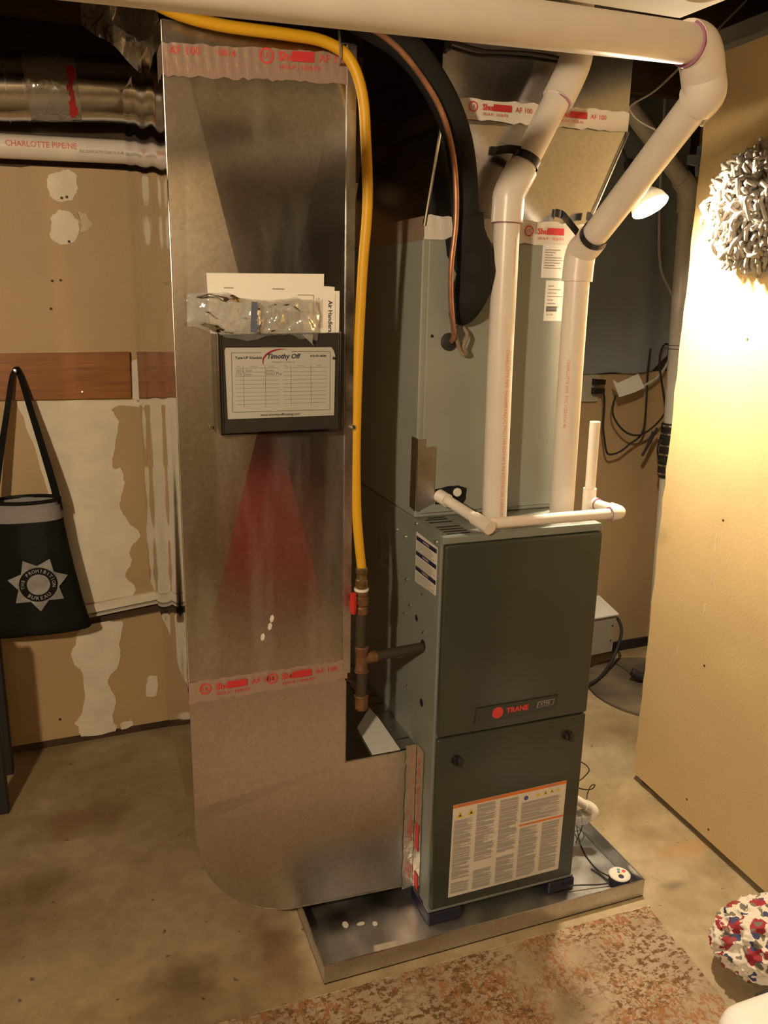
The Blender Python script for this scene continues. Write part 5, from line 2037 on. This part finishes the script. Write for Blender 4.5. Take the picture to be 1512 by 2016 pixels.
su = thing('sump_cover', 'round stained grey sump cover on the floor behind partition', 'sump cover', (1.44, 0.93, 0))
bm = B()
lathe(bm, [(0.285, 0.0005), (0.285, 0.010), (0.278, 0.012), (0.0, 0.012)], (1.455, 0.925, 0), (0, 0, 1), 48)
obj('cover_plate', bm, 'sump_grey', su)
bm = B()
box(bm, 1.425, 1.433, 0.66, 1.19, 0.0115, 0.0125)
obj('cover_seam', bm, 'trim_dark', su)
ho = thing('drain_hose', 'black ribbed hose stub lying on the sump cover', 'hose', (1.42, 0.95, 0.012))
bm = B()
tube(bm, [(1.385, 0.995, 0.055), (1.398, 0.985, 0.048), (1.415, 0.975, 0.036), (1.45, 0.965, 0.036), (1.50, 0.955, 0.040)], [0.018, 0.020, 0.022, 0.022], n=14)
obj('hose', bm, 'black_rubber', ho, smooth=True)
bm = B()
tube(bm, [(1.455, 0.965, 0.046), (1.56, 0.955, 0.052)], 0.034, n=16, sm=False)
obj('hose_collar', bm, 'black_rubber', ho, smooth=True)
bm = B()
tube(bm, [(1.49, 0.96, 0.08), (1.51, 1.0, 0.12), (1.56, 1.02, 0.17)], 0.008, n=8)
obj('hose_cord', bm, 'black_rubber', ho, smooth=True)

# bulb beside the vent pipe
bl = thing('light_bulb', 'bare lit bulb glowing beside the bent vent pipe', 'light bulb', (0.665, 0.25, 1.845))
bc = Vector((0.668, 0.25, 1.846))
bn = Vector((0.19, -0.53, -0.83)).normalized()
prof = [(0.0285, -0.004)] + [(0.030 * math.cos(t_), 0.030 * math.sin(t_) * 1.05) for t_ in [math.pi / 2 * i / 8 for i in range(8)]] + [(0.0, 0.0315)]
bm = B()
lathe(bm, prof, bc, bn, 24)
obj('glowing_dome', bm, 'lit_bulb', bl, smooth=True)
bm = B()
lathe(bm, [(0.013, -0.075), (0.014, -0.060), (0.022, -0.035), (0.030, -0.012), (0.0325, 0.004), (0.0312, 0.004), (0.029, -0.010), (0.0, -0.012)], bc, bn, 24)
obj('bulb_base', bm, 'pvc_lamp', bl, smooth=True)
bm = B()
lathe(bm, [(0.018, -0.020), (0.032, -0.013), (0.043, 0.004), (0.048, 0.022), (0.0495, 0.0215), (0.0445, 0.003), (0.033, -0.0145), (0.018, -0.022)], bc, bn, 28)
obj('lamp_shade', bm, 'shade_glass', bl, smooth=True)
bm = B()
lathe(bm, [(0.0, -0.125), (0.012, -0.122), (0.019, -0.105), (0.019, -0.066), (0.016, -0.064), (0.0, -0.064)], bc, bn, 18)
obj('lamp_socket', bm, 'black_plastic', bl, smooth=True)
bm = B()
q0 = bc + bn * -0.122
tube(bm, [q0, q0 + Vector((-0.01, 0.04, 0.07)), q0 + Vector((-0.02, 0.09, 0.20)), Vector((0.62, 0.42, 2.295)), Vector((0.62, 0.45, 2.50))], 0.0035, n=8)
obj('lamp_cord', bm, 'black_rubber', bl)

# white pull wire overhead
bm = B()
tube(bm, [(1.22, 0.50, 2.52), (1.09, 0.50, 2.396), (0.93, 0.50, 2.245), (0.85, 0.50, 2.175), (0.772, 0.50, 2.128), (0.778, 0.50, 2.108), (0.812, 0.50, 2.088), (0.90, 0.50, 2.062)], 0.003, n=6)
tag(obj('bell_wire', bm, 'wire_grey', smooth=True), 'thin white wire sagging from ceiling behind the bent vent pipe', 'wire')
# dark bracket hooked over the partition edge
bm = B()
prism(bm, [(0.905, 1.968), (0.905, 1.992), (0.935, 1.994), (0.936, 2.018), (0.963, 2.024), (0.966, 1.945), (0.940, 1.938), (0.934, 1.966)], front(0.386), front(0.400))
tag(obj('bracket', bm, 'blue_grey'), 'small dark blue bracket clipped over the partition edge', 'bracket')

# mop head on the partition
mo = thing('mop_head', 'shaggy grey cotton mop head hanging on the cream partition', 'mop', (0.925, 0.14, 1.70))
mc = Vector((0.905, 0.100, 1.832))
bm = B()
lathe(bm, [(0.0, -0.012), (0.10, -0.012), (0.11, 0.0), (0.09, 0.045), (0.05, 0.07), (0.0, 0.078)], mc + Vector((0.010, 0, 0)), (-1, 0, 0), 24)
obj('mop_core', bm, 'mop_cotton', mo, smooth=True)
bm = B()
rm = random.Random(11)
for i in range(1150):
    th_ = rm.random() * 2 * math.pi
    ph_ = math.acos(rm.uniform(-0.15, 1.0))
    d = Vector((-math.cos(ph_), math.sin(ph_) * math.cos(th_), math.sin(ph_) * math.sin(th_)))
    base = mc + Vector((d.x * 0.066, d.y * 0.102, d.z * 0.102)) + Vector((0.012, 0, 0))
    L_ = rm.uniform(0.028, 0.050)
    j1 = Vector((rm.uniform(-1, 1), rm.uniform(-1, 1), rm.uniform(-1, 1))) * 0.014
    j2 = Vector((rm.uniform(-1, 1), rm.uniform(-1, 1), rm.uniform(-1.4, 0.6))) * 0.022
    pts = [base, base + d * L_ * 0.6 + j1, base + d * L_ * 0.95 + j1 * 1.2 + j2 * 0.5, base + d * L_ * 0.7 + j2 * 1.3 + Vector((0, 0, -0.008))]
    for p in pts:
        lim_ = RW(p.y) - 0.004
        if p.x > lim_:
            p.x = lim_
    tube(bm, pts, [0.0050, 0.0056, 0.0058, 0.0050], n=6, k=2)
o = obj('mop_strands', bm, 'mop_cotton', mo, smooth=True, angle=100)
o['kind'] = 'stuff'

# ------------------------------------------------------------------ rug and things on the floor at right
bm = B()
rp = [(0.586, -0.148), (0.470, -2.1), (-1.25, -2.05), (-1.05, -1.2), (-0.62, -0.1485), (-0.31, -0.125)]
rp = [(0.586, -0.150), (0.455, -1.78), (-0.92, -1.76), (-0.66, -0.138)]
prism(bm, rough_poly(rp, 0.0025, 40, 5), lambda x, y: (x, y, 0.0005), lambda x, y: (x, y, 0.008))
rug = tag(obj('area_rug', bm, 'rug_pile'), 'faded beige and rust patterned rug in front of the drain pan', 'rug')
bm = B()
L_ = 90
for i in range(L_):
    a = Vector((0.586, -0.150)).lerp(Vector((-0.66, -0.138)), (i + rr.random() * 0.5) / L_)
    hexa(bm, [(a.x, a.y, 0.0008), (a.x + 0.010, a.y, 0.0008), (a.x + 0.010, a.y + 0.006, 0.0008), (a.x, a.y + 0.006, 0.0008), (a.x, a.y, 0.005), (a.x + 0.010, a.y, 0.005), (a.x + 0.010, a.y + 0.006, 0.003), (a.x, a.y + 0.006, 0.003)])
o = obj('rug_binding', bm, 'compound_thin', rug)
o['kind'] = 'stuff'

# crumpled floral cushion
bm = B()
bmesh.ops.create_icosphere(bm, subdivisions=6, radius=1.0)
for v in bm.verts:
    d = v.co.normalized()
    q = d * 1.9
    ridg = 1 - abs(noise.noise(q * 1.6 + Vector((3, 1, 2)))) * 2
    ridg2 = 1 - abs(noise.noise(q * 3.4 + Vector((8, 5, 2)))) * 2
    fine_ = noise.noise(q * 7 + Vector((1, 9, 4)))
    rad = 1.0 + 0.15 * ridg + 0.075 * ridg2 + 0.022 * fine_
    v.co = Vector((0.746 + d.x * rad * 0.134, -0.412 + d.y * rad * 0.100, 0.080 + d.z * rad * 0.072))
    v.co.z = max(v.co.z, 0.0005)
tag(obj('floral_cushion', bm, 'floral_cotton', smooth=True, angle=80), 'crumpled white cushion printed with red and navy flowers on floor', 'cushion')
wc = thing('white_case', 'smooth white rounded plastic case at bottom right corner by rug', 'case', (0.66, -0.64, 0.0))
bm = B()
cx_, cy_, hx_, hy_ = 0.645, -0.715, 0.217, 0.185
rgs = []
for (ins, z) in ((0.004, 0.0085), (0.0, 0.014), (0.0, 0.060), (0.004, 0.078), (0.012, 0.090), (0.026, 0.098), (0.050, 0.103), (0.080, 0.105)):
    row = []
    rad_ = 0.085
    for (qx, qy, a0) in ((1, 1, 0), (-1, 1, 90), (-1, -1, 180), (1, -1, 270)):
        for t_ in range(9):
            a = math.radians(a0 + 90 * t_ / 8)
            row.append(bm.verts.new((cx_ + qx * (hx_ - rad_) + max(0.004, rad_ - ins) * math.cos(a) - qx * max(0, ins - rad_ + 0.004),
                                     cy_ + qy * (hy_ - rad_) + max(0.004, rad_ - ins) * math.sin(a) - qy * max(0, ins - rad_ + 0.004), z)))
    rgs.append(row)
for a, b in zip(rgs, rgs[1:]):
    for j in range(36):
        bm.faces.new((a[j], a[(j + 1) % 36], b[(j + 1) % 36], b[j]))
bm.faces.new(rgs[0])
bm.faces.new(rgs[-1])
obj('case_shell', bm, 'white_plastic', wc, smooth=True, angle=60)
bm = B()
tube(bm, [(0.575, -0.537, 0.085), (0.60, -0.530, 0.078), (0.64, -0.535, 0.085), (0.70, -0.530, 0.09)], 0.004, n=8)
obj('case_cord', bm, 'black_rubber', wc)

# red ottoman behind the viewpoint: only its reflection is in the picture
ot = thing('ottoman', 'dark red ottoman mirrored in the lower duct front', 'ottoman', (0.08, -2.0, 0.0))
bm = B()
box(bm, -0.22, 0.42, -2.45, -1.85, 0.10, 0.62, 0.05, 4)
obj('cushion', bm, 'red_fabric', ot, smooth=True)
for lx in (-0.16, 0.36):
    for ly in (-2.39, -1.91):
        bm = B()
        cyl(bm, (lx, ly, 0), (lx, ly, 0.11), 0.02, 10)
        obj('leg', bm, 'dark_wood', ot)
